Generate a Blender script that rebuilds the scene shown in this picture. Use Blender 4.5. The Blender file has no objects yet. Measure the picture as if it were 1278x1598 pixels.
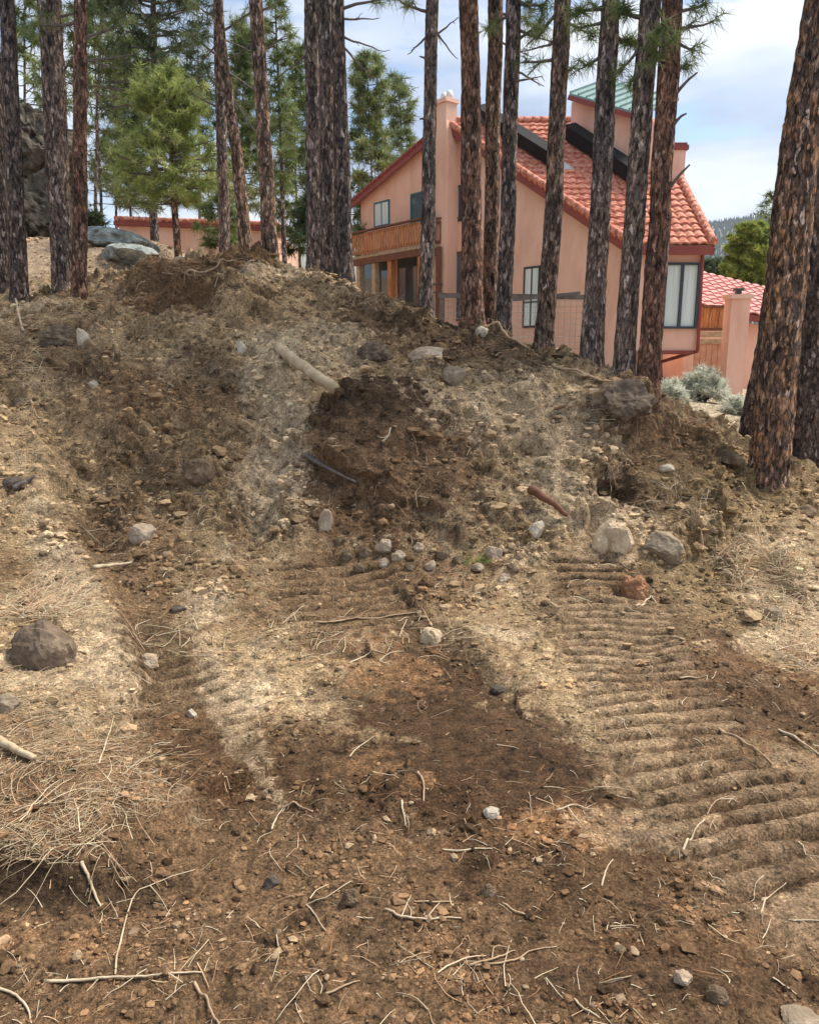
import bpy, math, random
import numpy as np
from mathutils import Vector

# ------------------------------------------------------------------ camera, world, sun, exposure
C = bpy.context.scene.collection
SC = bpy.context.scene
FPX, PITCH, EYE = 1185.0, math.radians(12.0), 1.6
cam_d = bpy.data.cameras.new('camera'); cam = bpy.data.objects.new('camera', cam_d); C.objects.link(cam)
cam.location = (0, 0, EYE); cam.rotation_euler = (math.radians(90) - PITCH, 0, 0)
cam_d.sensor_fit = 'VERTICAL'; cam_d.sensor_height = 24.0; cam_d.lens = 24.0 * FPX / 1598.0
cam_d.clip_start = 0.05; cam_d.clip_end = 9000
SC.camera = cam
SC.view_settings.view_transform = 'Standard'; SC.view_settings.look = 'None'
SC.view_settings.gamma = 1; SC.view_settings.exposure = 1.0
SC.render.engine = 'CYCLES'
SC.cycles.max_bounces = 5; SC.cycles.diffuse_bounces = 3; SC.cycles.transparent_max_bounces = 4

SUN_EL, SUN_AZ = math.radians(56), math.radians(66)      # azimuth clockwise from +Y
W = bpy.data.worlds.new('World'); SC.world = W; W.use_nodes = True
nt = W.node_tree; nt.nodes.clear()
def wn(t, **k):
    n = nt.nodes.new(t)
    for a, b in k.items(): setattr(n, a, b)
    return n
sky = wn('ShaderNodeTexSky', sky_type='NISHITA', sun_disc=False, sun_elevation=SUN_EL, sun_rotation=SUN_AZ)
sky.air_density = 1.0; sky.dust_density = 0.6; sky.ozone_density = 1.5
tc = wn('ShaderNodeTexCoord')
mp = wn('ShaderNodeMapping'); mp.inputs['Scale'].default_value = (1.6, 1.6, 5.5); mp.inputs['Location'].default_value = (0.35, 0.2, 0.1)
n1 = wn('ShaderNodeTexNoise'); n1.inputs['Scale'].default_value = 2.3; n1.inputs['Detail'].default_value = 7; n1.inputs['Roughness'].default_value = 0.55
n2 = wn('ShaderNodeTexNoise'); n2.inputs['Scale'].default_value = 1.7; n2.inputs['Detail'].default_value = 4
r1 = wn('ShaderNodeValToRGB'); r1.color_ramp.elements[0].position = 0.40; r1.color_ramp.elements[1].position = 0.47
r2 = wn('ShaderNodeValToRGB')
e = r2.color_ramp.elements; e[0].position = 0.36; e[0].color = (0.25, 0.32, 0.45, 1); e[1].position = 0.62; e[1].color = (0.59, 0.625, 0.67, 1)
x = e.new(0.49); x.color = (0.40, 0.465, 0.58, 1)
mul = wn('ShaderNodeMix', data_type='RGBA', blend_type='MULTIPLY'); mul.inputs['Factor'].default_value = 1; mul.inputs['B'].default_value = (0.11, 0.11, 0.11, 1)
mix = wn('ShaderNodeMix', data_type='RGBA')
bg = wn('ShaderNodeBackground'); out = wn('ShaderNodeOutputWorld')
L = nt.links.new
L(tc.outputs['Generated'], mp.inputs['Vector']); L(mp.outputs['Vector'], n1.inputs['Vector']); L(mp.outputs['Vector'], n2.inputs['Vector'])
L(n1.outputs['Fac'], r1.inputs['Fac']); L(n2.outputs['Fac'], r2.inputs['Fac'])
L(sky.outputs['Color'], mul.inputs['A']); L(mul.outputs['Result'], mix.inputs['A']); L(r2.outputs['Color'], mix.inputs['B'])
L(r1.outputs['Color'], mix.inputs['Factor']); L(mix.outputs['Result'], bg.inputs['Color']); L(bg.outputs['Background'], out.inputs['Surface'])
bg.inputs['Strength'].default_value = 0.86

sd = bpy.data.lights.new('sun', 'SUN'); sd.energy = 3.6; sd.angle = math.radians(20); sd.color = (1.0, 0.95, 0.87)
sun = bpy.data.objects.new('sun', sd); C.objects.link(sun)
sun.rotation_euler = (math.radians(90) - SUN_EL, 0, -SUN_AZ + math.pi)
_dir = Vector((math.sin(SUN_AZ) * math.cos(SUN_EL), math.cos(SUN_AZ) * math.cos(SUN_EL), math.sin(SUN_EL)))
sun.rotation_euler = _dir.to_track_quat('Z', 'Y').to_euler()

# ------------------------------------------------------------------ pixel <-> world helpers (photo 1278 x 1598)
cp, sp_ = math.cos(PITCH), math.sin(PITCH)
def ray(px, py):
    u = (px - 639.0) / FPX; v = (799.0 - py) / FPX
    return np.array([u, cp + v * sp_, -sp_ + v * cp])
CAM = np.array([0.0, 0.0, EYE])
def at(px, py, Y):
    r = ray(px, py); return CAM + r * (Y / r[1])
def on_plane(px, py, o, n):
    r = ray(px, py); o = np.array(o, float); n = np.array(n, float)
    return CAM + r * (np.dot(o - CAM, n) / np.dot(r, n))

# ------------------------------------------------------------------ noise
class Perlin:
    def __init__(s, seed):
        r = np.random.RandomState(seed); s.p = np.tile(r.permutation(512), 3)
        g = r.normal(size=(512, 3)); s.g = g / np.linalg.norm(g, axis=1)[:, None]
    def __call__(s, x, y, z=None):
        x = np.asarray(x, float); y = np.asarray(y, float); z = np.zeros_like(x) if z is None else np.asarray(z, float)
        xi = np.floor(x).astype(int); yi = np.floor(y).astype(int); zi = np.floor(z).astype(int)
        xf = x - xi; yf = y - yi; zf = z - zi
        u = xf**3*(xf*(xf*6-15)+10); v = yf**3*(yf*(yf*6-15)+10); w = zf**3*(zf*(zf*6-15)+10)
        def gr(a, b, c):
            h = s.p[(s.p[(s.p[(xi+a) & 511] + yi + b) & 511] + zi + c) & 511]
            g = s.g[h]; return g[..., 0]*(xf-a) + g[..., 1]*(yf-b) + g[..., 2]*(zf-c)
        def lerp(a, b, t): return a + (b-a)*t
        flat = np.all(zf == 0)
        a = lerp(lerp(gr(0,0,0), gr(1,0,0), u), lerp(gr(0,1,0), gr(1,1,0), u), v)
        if flat: return a*1.5
        b = lerp(lerp(gr(0,0,1), gr(1,0,1), u), lerp(gr(0,1,1), gr(1,1,1), u), v)
        return lerp(a, b, w)*1.5
PN = [Perlin(i) for i in range(6)]
def fbm(x, y, z=None, o=4, k=0, rough=0.5):
    a = 1.0; f = 1.0; s = 0; t = 0
    for i in range(o):
        s = s + a*PN[(k+i) % 6](x*f+i*7.3, y*f+i*3.1, None if z is None else z*f); t += a; a *= rough; f *= 2.03
    return s/t
def worley(x, y, seed=0):
    """distance to nearest and second nearest jittered cell point, and the cell's id value"""
    r = np.random.RandomState(seed); jx = r.rand(256, 256); jy = r.rand(256, 256); idv = r.rand(256, 256)
    xi = np.floor(x).astype(int); yi = np.floor(y).astype(int)
    d1 = np.full(x.shape, 9.0); d2 = np.full(x.shape, 9.0); cid = np.zeros(x.shape)
    for a in (-1, 0, 1):
        for b in (-1, 0, 1):
            cx = xi+a; cy = yi+b; m = (cx & 255, cy & 255)
            d = np.hypot(cx+jx[m]-x, cy+jy[m]-y)
            c = d < d1
            d2 = np.where(c, d1, np.minimum(d2, d)); cid = np.where(c, idv[m], cid); d1 = np.where(c, d, d1)
    return d1, d2, cid
def sstep(a, b, x):
    t = np.clip((x-a)/(b-a), 0, 1); return t*t*(3-2*t)

# ------------------------------------------------------------------ mesh helpers
def mk_mesh(name, V, polys, mats, midx=None, col=None, smooth=False):
    """polys: list of int arrays (n,3) or (n,4)"""
    V = np.asarray(V, np.float32); me = bpy.data.meshes.new(name)
    polys = [np.asarray(p, np.int32) for p in polys if len(p)]
    me.vertices.add(len(V)); me.vertices.foreach_set('co', V.ravel())
    nl = sum(p.size for p in polys); npoly = sum(len(p) for p in polys)
    me.loops.add(nl); me.loops.foreach_set('vertex_index', np.concatenate([p.ravel() for p in polys]))
    me.polygons.add(npoly)
    tot = np.concatenate([np.full(len(p), p.shape[1], np.int32) for p in polys])
    st = np.concatenate([[0], np.cumsum(tot)[:-1]]).astype(np.int32)
    me.polygons.foreach_set('loop_start', st); me.polygons.foreach_set('loop_total', tot)
    for m in (mats if isinstance(mats, (list, tuple)) else [mats]): me.materials.append(m)
    if midx is not None: me.polygons.foreach_set('material_index', np.asarray(midx, np.int32))
    me.polygons.foreach_set('use_smooth', np.full(npoly, smooth, bool))
    if col is not None:
        at_ = me.color_attributes.new('col', 'FLOAT_COLOR', 'POINT')
        c4 = np.ones((len(V), 4), np.float32); c4[:, :col.shape[1]] = col; at_.data.foreach_set('color', c4.ravel())
    me.update(calc_edges=True); me.validate()
    return me
def link(name, me, parent=None, **props):
    o = bpy.data.objects.new(name, me); C.objects.link(o); o.parent = parent
    for k, v in props.items(): o[k] = v
    return o
class MB:
    """collects boxes, bars and tubes; build() links them as ONE mesh object"""
    def __init__(s): s.v = []; s.f = []; s.m = []; s.n = 0
    def add(s, V, F, m=0):
        V = np.asarray(V, float); s.v.append(V)
        for f in F: s.f.append([int(i)+s.n for i in f]); s.m.append(m)
        s.n += len(V); return s
    def box(s, c, size, ax=None, m=0, bev=0):
        c = np.array(c, float); h = np.array(size, float)/2
        X, Y, Z = (np.eye(3) if ax is None else np.array(ax, float))
        V = [c + X*h[0]*a + Y*h[1]*b + Z*h[2]*d for d in (-1, 1) for b in (-1, 1) for a in (-1, 1)]
        return s.add(V, [(0,2,3,1),(4,5,7,6),(0,1,5,4),(2,6,7,3),(0,4,6,2),(1,3,7,5)], m)
    def beam(s, a, b, w, t, m=0, up=(0,0,1)):
        a = np.array(a, float); b = np.array(b, float); d = b-a; Ln = np.linalg.norm(d); d /= Ln
        side = np.cross(d, up); side /= np.linalg.norm(side); u = np.cross(side, d)
        return s.box((a+b)/2, (Ln, w, t), (d, side, u), m)
    def prism(s, pts, vec, m=0):
        """polygon pts (3D, planar) extruded by vec"""
        P = np.array(pts, float); n = len(P); Q = P+np.array(vec, float)
        F = [list(range(n))[::-1], [i+n for i in range(n)]]+[[i, (i+1) % n, (i+1) % n+n, i+n] for i in range(n)]
        return s.add(np.vstack([P, Q]), F, m)
    def tube(s, path, rad, k=8, m=0, cap=True):
        V, F = tube_np(path, rad, k); F = [tuple(f) for f in F]
        n = len(path)
        if cap: F += [tuple(range(k))[::-1], tuple((n-1)*k+i for i in range(k))]
        return s.add(V, F, m)
    def build(s, name, mats, parent=None, smooth=False, **props):
        me = bpy.data.meshes.new(name); me.from_pydata(np.vstack(s.v).tolist(), [], s.f)
        for mm in (mats if isinstance(mats, (list, tuple)) else [mats]): me.materials.append(mm)
        me.polygons.foreach_set('material_index', s.m); me.polygons.foreach_set('use_smooth', [smooth]*len(s.f)); me.update()
        return link(name, me, parent, **props)
def tube_np(path, rad, k=6, noise=None):
    P = np.array(path, float); n = len(P); rad = np.broadcast_to(np.asarray(rad, float), (n,))
    T = np.gradient(P, axis=0); T /= np.linalg.norm(T, axis=1)[:, None]+1e-9
    ref = np.array([0, 0, 1.0]) if abs(T[:, 2]).mean() < 0.8 else np.array([1.0, 0, 0])
    A = np.cross(T, ref); A /= np.linalg.norm(A, axis=1)[:, None]+1e-9; B = np.cross(T, A)
    th = np.linspace(0, 2*np.pi, k, endpoint=False)
    R = rad[:, None] if noise is None else rad[:, None]*noise
    V = P[:, None]+R[..., None]*(np.cos(th)[None, :, None]*A[:, None]+np.sin(th)[None, :, None]*B[:, None])
    i = np.arange(n-1)[:, None]; j = np.arange(k)[None]; j2 = (j+1) % k
    F = np.stack(np.broadcast_arrays(i*k+j, i*k+j2, (i+1)*k+j2, (i+1)*k+j), -1).reshape(-1, 4)
    return V.reshape(-1, 3), F
def smooth_path(P, n):
    P = np.array(P, float)
    if len(P) < 3:
        t = np.linspace(0, 1, n)[:, None]; return P[0]*(1-t)+P[-1]*t
    d = np.concatenate([[0], np.cumsum(np.linalg.norm(np.diff(P, axis=0), axis=1))]); d /= d[-1]
    Q = np.vstack([2*P[0]-P[1], P, 2*P[-1]-P[-2]]); out = []
    for t in np.linspace(0, 1, n):
        i = min(np.searchsorted(d, t, 'right')-1, len(P)-2); u = (t-d[i])/(d[i+1]-d[i])
        p0, p1, p2, p3 = Q[i], Q[i+1], Q[i+2], Q[i+3]
        out.append(.5*((2*p1)+(-p0+p2)*u+(2*p0-5*p1+4*p2-p3)*u*u+(-p0+3*p1-3*p2+p3)*u**3))
    return np.array(out)
def empty(name, loc, label, cat, group=None):
    o = bpy.data.objects.new(name, None); C.objects.link(o); o.location = [float(v) for v in loc]; o.empty_display_size = 0.2
    o['label'] = label; o['category'] = cat
    if group: o['group'] = group
    return o
def settle(root):
    """children were built in world coordinates: move the mesh data so the Empty sits at the base"""
    for ch in [o for o in C.objects if o.parent == root]:
        if ch.type == 'MESH' and ch.data.users == 1: pass
        ch.matrix_parent_inverse = root.matrix_basis.inverted()

# ------------------------------------------------------------------ materials
def mat(name, base=(.5,.5,.5), rough=.85, var=None, vscale=6, bump=0.0, bscale=30, attr=False, spec=0.3, metal=0, stretch=None, detail=8, bdist=0.02, coords='Object'):
    m = bpy.data.materials.new(name); m.use_nodes = True; t = m.node_tree; b = t.nodes['Principled BSDF']
    b.inputs['Roughness'].default_value = rough; b.inputs['Specular IOR Level'].default_value = spec; b.inputs['Metallic'].default_value = metal
    tcn = t.nodes.new('ShaderNodeTexCoord'); mpn = t.nodes.new('ShaderNodeMapping')
    if stretch: mpn.inputs['Scale'].default_value = stretch
    t.links.new(tcn.outputs[coords], mpn.inputs['Vector'])
    src = None
    if attr:
        a = t.nodes.new('ShaderNodeVertexColor'); a.layer_name = 'col'; src = a.outputs['Color']
    if var is not None:
        n = t.nodes.new('ShaderNodeTexNoise'); n.inputs['Scale'].default_value = vscale; n.inputs['Detail'].default_value = detail; n.inputs['Roughness'].default_value = .65
        t.links.new(mpn.outputs['Vector'], n.inputs['Vector'])
        r = t.nodes.new('ShaderNodeValToRGB'); el = r.color_ramp.elements
        cols = var if isinstance(var[0], (tuple, list)) else [base, var]
        el[0].position = .32; el[1].position = .68
        el[0].color = (*cols[0], 1); el[1].color = (*cols[-1], 1)
        for i, cc in enumerate(cols[1:-1]):
            q = el.new(.32+.36*(i+1)/(len(cols)-1)); q.color = (*cc, 1)
        t.links.new(n.outputs['Fac'], r.inputs['Fac'])
        if src is not None:
            mx = t.nodes.new('ShaderNodeMix'); mx.data_type = 'RGBA'; mx.blend_type = 'MULTIPLY'; mx.inputs['Factor'].default_value = 1
            t.links.new(src, mx.inputs['A']); t.links.new(r.outputs['Color'], mx.inputs['B']); src = mx.outputs['Result']
        else: src = r.outputs['Color']
    if src is not None: t.links.new(src, b.inputs['Base Color'])
    else: b.inputs['Base Color'].default_value = (*base, 1)
    if bump:
        n = t.nodes.new('ShaderNodeTexNoise'); n.inputs['Scale'].default_value = bscale; n.inputs['Detail'].default_value = 6; n.inputs['Roughness'].default_value = .7
        t.links.new(mpn.outputs['Vector'], n.inputs['Vector'])
        bp = t.nodes.new('ShaderNodeBump'); bp.inputs['Strength'].default_value = bump; bp.inputs['Distance'].default_value = bdist
        t.links.new(n.outputs['Fac'], bp.inputs['Height']); t.links.new(bp.outputs['Normal'], b.inputs['Normal'])
    return m
def bark_mat(name, dark, mid, light, orange):
    m = bpy.data.materials.new(name); m.use_nodes = True; t = m.node_tree; b = t.nodes['Principled BSDF']; N = t.nodes.new; K = t.links.new
    b.inputs['Roughness'].default_value = .92; b.inputs['Specular IOR Level'].default_value = .15
    tcn = N('ShaderNodeTexCoord'); mp = N('ShaderNodeMapping'); mp.inputs['Scale'].default_value = (1, 1, .36); K(tcn.outputs['Object'], mp.inputs['Vector'])
    wob = N('ShaderNodeTexNoise'); wob.inputs['Scale'].default_value = 24; wob.inputs['Detail'].default_value = 5; K(mp.outputs[0], wob.inputs['Vector'])
    va = N('ShaderNodeVectorMath'); va.operation = 'MULTIPLY_ADD'; va.inputs[1].default_value = (.085,.085,.085); K(wob.outputs['Color'], va.inputs[0]); K(mp.outputs[0], va.inputs[2])
    vo = N('ShaderNodeTexVoronoi'); vo.feature = 'F1'; vo.inputs['Scale'].default_value = 34; vo.inputs['Randomness'].default_value = 1; K(va.outputs[0], vo.inputs['Vector'])
    cr = N('ShaderNodeValToRGB'); e = cr.color_ramp.elements; e[0].position = 0; e[0].color = (*dark, 1); e[1].position = 1; e[1].color = (*light, 1)
    q = e.new(.30); q.color = (*[c*.8 for c in mid], 1); q = e.new(.5); q.color = (*mid, 1); q = e.new(.72); q.color = (*orange, 1)
    K(vo.outputs['Color'], cr.inputs['Fac'])
    n3 = N('ShaderNodeTexNoise'); n3.inputs['Scale'].default_value = 55; n3.inputs['Detail'].default_value = 6; n3.inputs['Roughness'].default_value = .8; K(mp.outputs[0], n3.inputs['Vector'])
    r3 = N('ShaderNodeValToRGB'); r3.color_ramp.elements[0].position = .40; r3.color_ramp.elements[0].color = (.50,.46,.44,1); r3.color_ramp.elements[1].position = .60; r3.color_ramp.elements[1].color = (1.95,1.88,1.82,1)
    K(n3.outputs['Fac'], r3.inputs['Fac'])
    m1 = N('ShaderNodeMix'); m1.data_type = 'RGBA'; m1.blend_type = 'MULTIPLY'; m1.inputs['Factor'].default_value = .9; K(cr.outputs[0], m1.inputs['A']); K(r3.outputs[0], m1.inputs['B'])
    dr = N('ShaderNodeValToRGB'); dr.color_ramp.elements[0].position = .45; dr.color_ramp.elements[0].color = (1,1,1,1); dr.color_ramp.elements[1].position = .85; dr.color_ramp.elements[1].color = (.30,.30,.30,1); K(vo.outputs['Distance'], dr.inputs['Fac'])
    n4 = N('ShaderNodeTexNoise'); n4.inputs['Scale'].default_value = 3.2; n4.inputs['Detail'].default_value = 3; K(mp.outputs[0], n4.inputs['Vector'])
    r4 = N('ShaderNodeValToRGB'); r4.color_ramp.elements[0].position = .35; r4.color_ramp.elements[0].color = (.78,.78,.80,1); r4.color_ramp.elements[1].position = .65; r4.color_ramp.elements[1].color = (1.25,1.15,1.05,1); K(n4.outputs['Fac'], r4.inputs['Fac'])
    m2 = N('ShaderNodeMix'); m2.data_type = 'RGBA'; m2.blend_type = 'MULTIPLY'; m2.inputs['Factor'].default_value = 1; K(m1.outputs['Result'], m2.inputs['A']); K(dr.outputs[0], m2.inputs['B'])
    m3 = N('ShaderNodeMix'); m3.data_type = 'RGBA'; m3.blend_type = 'MULTIPLY'; m3.inputs['Factor'].default_value = 1; K(m2.outputs['Result'], m3.inputs['A']); K(r4.outputs[0], m3.inputs['B'])
    K(m3.outputs['Result'], b.inputs['Base Color'])
    ad = N('ShaderNodeMath'); ad.operation = 'MULTIPLY_ADD'; K(n3.outputs['Fac'], ad.inputs[0]); ad.inputs[1].default_value = .9; K(dr.outputs[0], ad.inputs[2])
    bp = N('ShaderNodeBump'); bp.inputs['Strength'].default_value = 1; bp.inputs['Distance'].default_value = .025; K(ad.outputs[0], bp.inputs['Height']); K(bp.outputs[0], b.inputs['Normal'])
    return m
def leaf_mat(name, a, b_, c):
    m = mat(name, a, .6, var=[a, b_, c], vscale=3.2, spec=.25, detail=3)
    t = m.node_tree; b = t.nodes['Principled BSDF']
    tr = t.nodes.new('ShaderNodeBsdfTranslucent'); mx = t.nodes.new('ShaderNodeMixShader'); mx.inputs[0].default_value = .3
    src = b.inputs['Base Color'].links[0].from_socket; t.links.new(src, tr.inputs['Color'])
    t.links.new(b.outputs[0], mx.inputs[1]); t.links.new(tr.outputs[0], mx.inputs[2]); t.links.new(mx.outputs[0], t.nodes['Material Output'].inputs['Surface'])
    return m
M = {}
def soil_mat():
    m = mat('soil', rough=.95, attr=True, var=[(.34,.32,.30),(.95,.94,.93),(1.6,1.56,1.5)], vscale=95, spec=.15)
    t = m.node_tree; b = t.nodes['Principled BSDF']; N = t.nodes.new; K = t.links.new; src = b.inputs['Base Color'].links[0].from_socket
    tc_ = N('ShaderNodeTexCoord')
    for sc, det, stops in ((22, 5, ((.34,.24),(.43,.9),(.56,1.05),(.66,1.6))), (7, 4, ((.34,.5),(.46,1.0),(.58,1.05),(.68,1.35)))):
        n = N('ShaderNodeTexNoise'); n.inputs['Scale'].default_value = sc; n.inputs['Detail'].default_value = det; n.inputs['Roughness'].default_value = .7; n.inputs['Distortion'].default_value = .6; K(tc_.outputs['Object'], n.inputs['Vector'])
        r = N('ShaderNodeValToRGB'); e = r.color_ramp.elements; e[0].position, e[1].position = stops[0][0], stops[-1][0]
        e[0].color = (*[stops[0][1]]*3, 1); e[1].color = (*[stops[-1][1]]*3, 1)
        for p, v in stops[1:-1]: q = e.new(p); q.color = (v, v, v, 1)
        K(n.outputs['Fac'], r.inputs['Fac']); mx = N('ShaderNodeMix'); mx.data_type = 'RGBA'; mx.blend_type = 'MULTIPLY'; mx.inputs['Factor'].default_value = 1
        K(src, mx.inputs['A']); K(r.outputs[0], mx.inputs['B']); src = mx.outputs['Result']
    K(src, b.inputs['Base Color'])
    prev = None
    for sc, dist in ((26, .09), (80, .03)):
        n = N('ShaderNodeTexNoise'); n.inputs['Scale'].default_value = sc; n.inputs['Detail'].default_value = 6; n.inputs['Roughness'].default_value = .65; K(tc_.outputs['Object'], n.inputs['Vector'])
        bp = N('ShaderNodeBump'); bp.inputs['Strength'].default_value = .8; bp.inputs['Distance'].default_value = dist; K(n.outputs['Fac'], bp.inputs['Height'])
        if prev: K(prev, bp.inputs['Normal'])
        prev = bp.outputs[0]
    K(prev, b.inputs['Normal']); return m
M['soil'] = soil_mat()
_t = M['soil'].node_tree; _a = _t.nodes.new('ShaderNodeAttribute'); _a.attribute_name = 'wet'; _m = _t.nodes.new('ShaderNodeMapRange')
_m.inputs['To Min'].default_value = .95; _m.inputs['To Max'].default_value = .42; _t.links.new(_a.outputs['Fac'], _m.inputs['Value']); _t.links.new(_m.outputs['Result'], _t.nodes['Principled BSDF'].inputs['Roughness'])
M['rubble'] = mat('rubble', rough=.95, attr=True, var=[(.6,.58,.56),(1.22,1.2,1.15)], vscale=60, bump=.6, bscale=120, bdist=.008, spec=.15)
M['straw'] = mat('straw', rough=.8, attr=True, spec=.2)
M['bark'] = bark_mat('bark', (.035,.028,.025), (.16,.12,.095), (.56,.47,.41), (.30,.195,.13))
M['bark_grey'] = bark_mat('bark_grey', (.035,.031,.030), (.15,.125,.113), (.56,.50,.47), (.25,.19,.15))
M['bark_dark'] = bark_mat('bark_dark', (.025,.022,.022), (.105,.087,.080), (.46,.41,.39), (.18,.135,.11))
M['bark_red'] = bark_mat('bark_red', (.035,.025,.022), (.16,.10,.075), (.50,.38,.32), (.26,.14,.09))
M['bark_orange'] = bark_mat('bark_orange', (.02,.016,.014), (.16,.115,.09), (.60,.50,.42), (.42,.235,.125))
M['twig'] = mat('twig', (.09,.07,.06), .9, var=(.19,.155,.13), vscale=30, bump=.3)
M['needle_bright'] = leaf_mat('needle_bright', (.12,.165,.04), (.30,.35,.095), (.54,.55,.22))
M['needle_mid'] = leaf_mat('needle_mid', (.06,.09,.03), (.18,.225,.075), (.38,.41,.18))
M['needle_dark'] = leaf_mat('needle_dark', (.025,.04,.02), (.07,.095,.04), (.17,.19,.085))
M['needle_yellow'] = leaf_mat('needle_yellow', (.09,.13,.02), (.27,.32,.06), (.50,.50,.14))
M['sage'] = leaf_mat('sage', (.38,.38,.30), (.60,.60,.48), (.80,.78,.66))
M['stucco'] = mat('stucco', (.66,.36,.235), .95, var=[(.66,.39,.28),(.76,.475,.345),(.82,.54,.41)], vscale=1.6, stretch=(1,1,.35), bump=.5, bscale=38, spec=.1)
M['stucco_pink'] = mat('stucco_pink', (.74,.38,.29), .95, var=[(.66,.365,.26),(.76,.45,.33),(.80,.50,.38)], vscale=1.8, stretch=(1,1,.35), bump=.3, bscale=45, spec=.1)
M['stucco_white'] = mat('stucco_white', (.72,.66,.60), .9, var=[(.66,.60,.55),(.76,.70,.64)], vscale=2, bump=.2, spec=.1)
M['tile'] = mat('tile', (.55,.15,.08), .85, var=[(.30,.085,.055),(.56,.21,.13),(.74,.43,.32)], vscale=9, bump=.3, bscale=40, spec=.15)
M['tile_pink'] = mat('tile_pink', (.6,.25,.2), .8, var=[(.52,.20,.17),(.72,.36,.31)], vscale=6, bump=.3, spec=.3)
M['fascia'] = mat('fascia', (.20,.045,.035), .6, var=(.28,.07,.05), vscale=5)
M['wood'] = mat('wood', (.36,.13,.045), .75, var=[(.22,.075,.03),(.50,.20,.07),(.66,.34,.14)], vscale=5, stretch=(4,4,.6), bump=.3)
M['wood_dark'] = mat('wood_dark', (.12,.05,.028), .8, var=(.22,.10,.055), vscale=5, bump=.3)
M['wood_pale'] = mat('wood_pale', (.45,.34,.20), .85, var=[(.34,.24,.13),(.58,.46,.30)], vscale=8, bump=.4)
M['wood_grey'] = mat('wood_grey', (.10,.09,.085), .85, var=(.20,.18,.165), vscale=6, bump=.3)
M['teal'] = mat('teal', (.03,.10,.13), .5, var=(.045,.14,.17), vscale=3)
M['frame_dark'] = mat('frame_dark', (.035,.04,.045), .5, var=(.06,.065,.07), vscale=8)
M['glass'] = mat('glass', (.06,.075,.08), .06, var=(.10,.12,.13), vscale=1.2, spec=.8)
M['curtain'] = mat('curtain', (.62,.68,.62), .9, var=[(.52,.60,.55),(.74,.78,.73)], vscale=2.5, stretch=(9,9,.2))
M['panel'] = mat('panel', (.010,.008,.008), .85, var=(.02,.015,.014), vscale=2)
M['metal_green'] = mat('metal_green', (.17,.27,.24), .5, var=(.24,.34,.31), vscale=2)
M['metal'] = mat('metal', (.35,.35,.36), .5, metal=.6, var=(.45,.45,.46), vscale=5)
M['wire'] = mat('wire', (.16,.15,.15), .6, var=(.25,.24,.23), vscale=20)
M['interior'] = mat('interior', (.03,.022,.018), .9, var=(.05,.035,.03), vscale=4)
M['lichen'] = mat('lichen', (.20,.21,.19), .95, var=[(.07,.075,.07),(.30,.32,.29),(.52,.55,.50)], vscale=7, bump=.9, bscale=14, bdist=.06)
M['outcrop'] = mat('outcrop', (.10,.085,.06), .95, var=[(.03,.028,.025),(.13,.105,.075),(.26,.23,.19)], vscale=4, bump=1, bscale=8, bdist=.12)
def stone(name, a, b, sc=9): M[name] = mat(name, a, .9, var=[tuple(x*.7 for x in a), a, b], vscale=sc, bump=.8, bscale=28, bdist=.02, spec=.2)
stone('stone_tan', (.42,.31,.21), (.60,.49,.36)); stone('stone_pale', (.52,.43,.31), (.72,.64,.50)); stone('stone_grey', (.27,.205,.135), (.42,.345,.245))
stone('stone_white', (.46,.385,.29), (.62,.54,.42)); stone('stone_brown', (.15,.10,.06), (.30,.22,.14)); stone('stone_dark', (.11,.085,.065), (.19,.155,.12))
stone('stone_red', (.32,.16,.08), (.52,.30,.17)); stone('stone_cream', (.56,.42,.26), (.74,.61,.43)); stone('clod', (.16,.115,.078), (.30,.225,.15))
M['root'] = mat('root', (.52,.36,.22), .8, var=[(.26,.16,.09),(.50,.36,.22)], vscale=14, bump=.3)
M['root_pale'] = mat('root_pale', (.60,.50,.36), .8, var=[(.34,.25,.15),(.62,.50,.34)], vscale=14, bump=.3)
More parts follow.
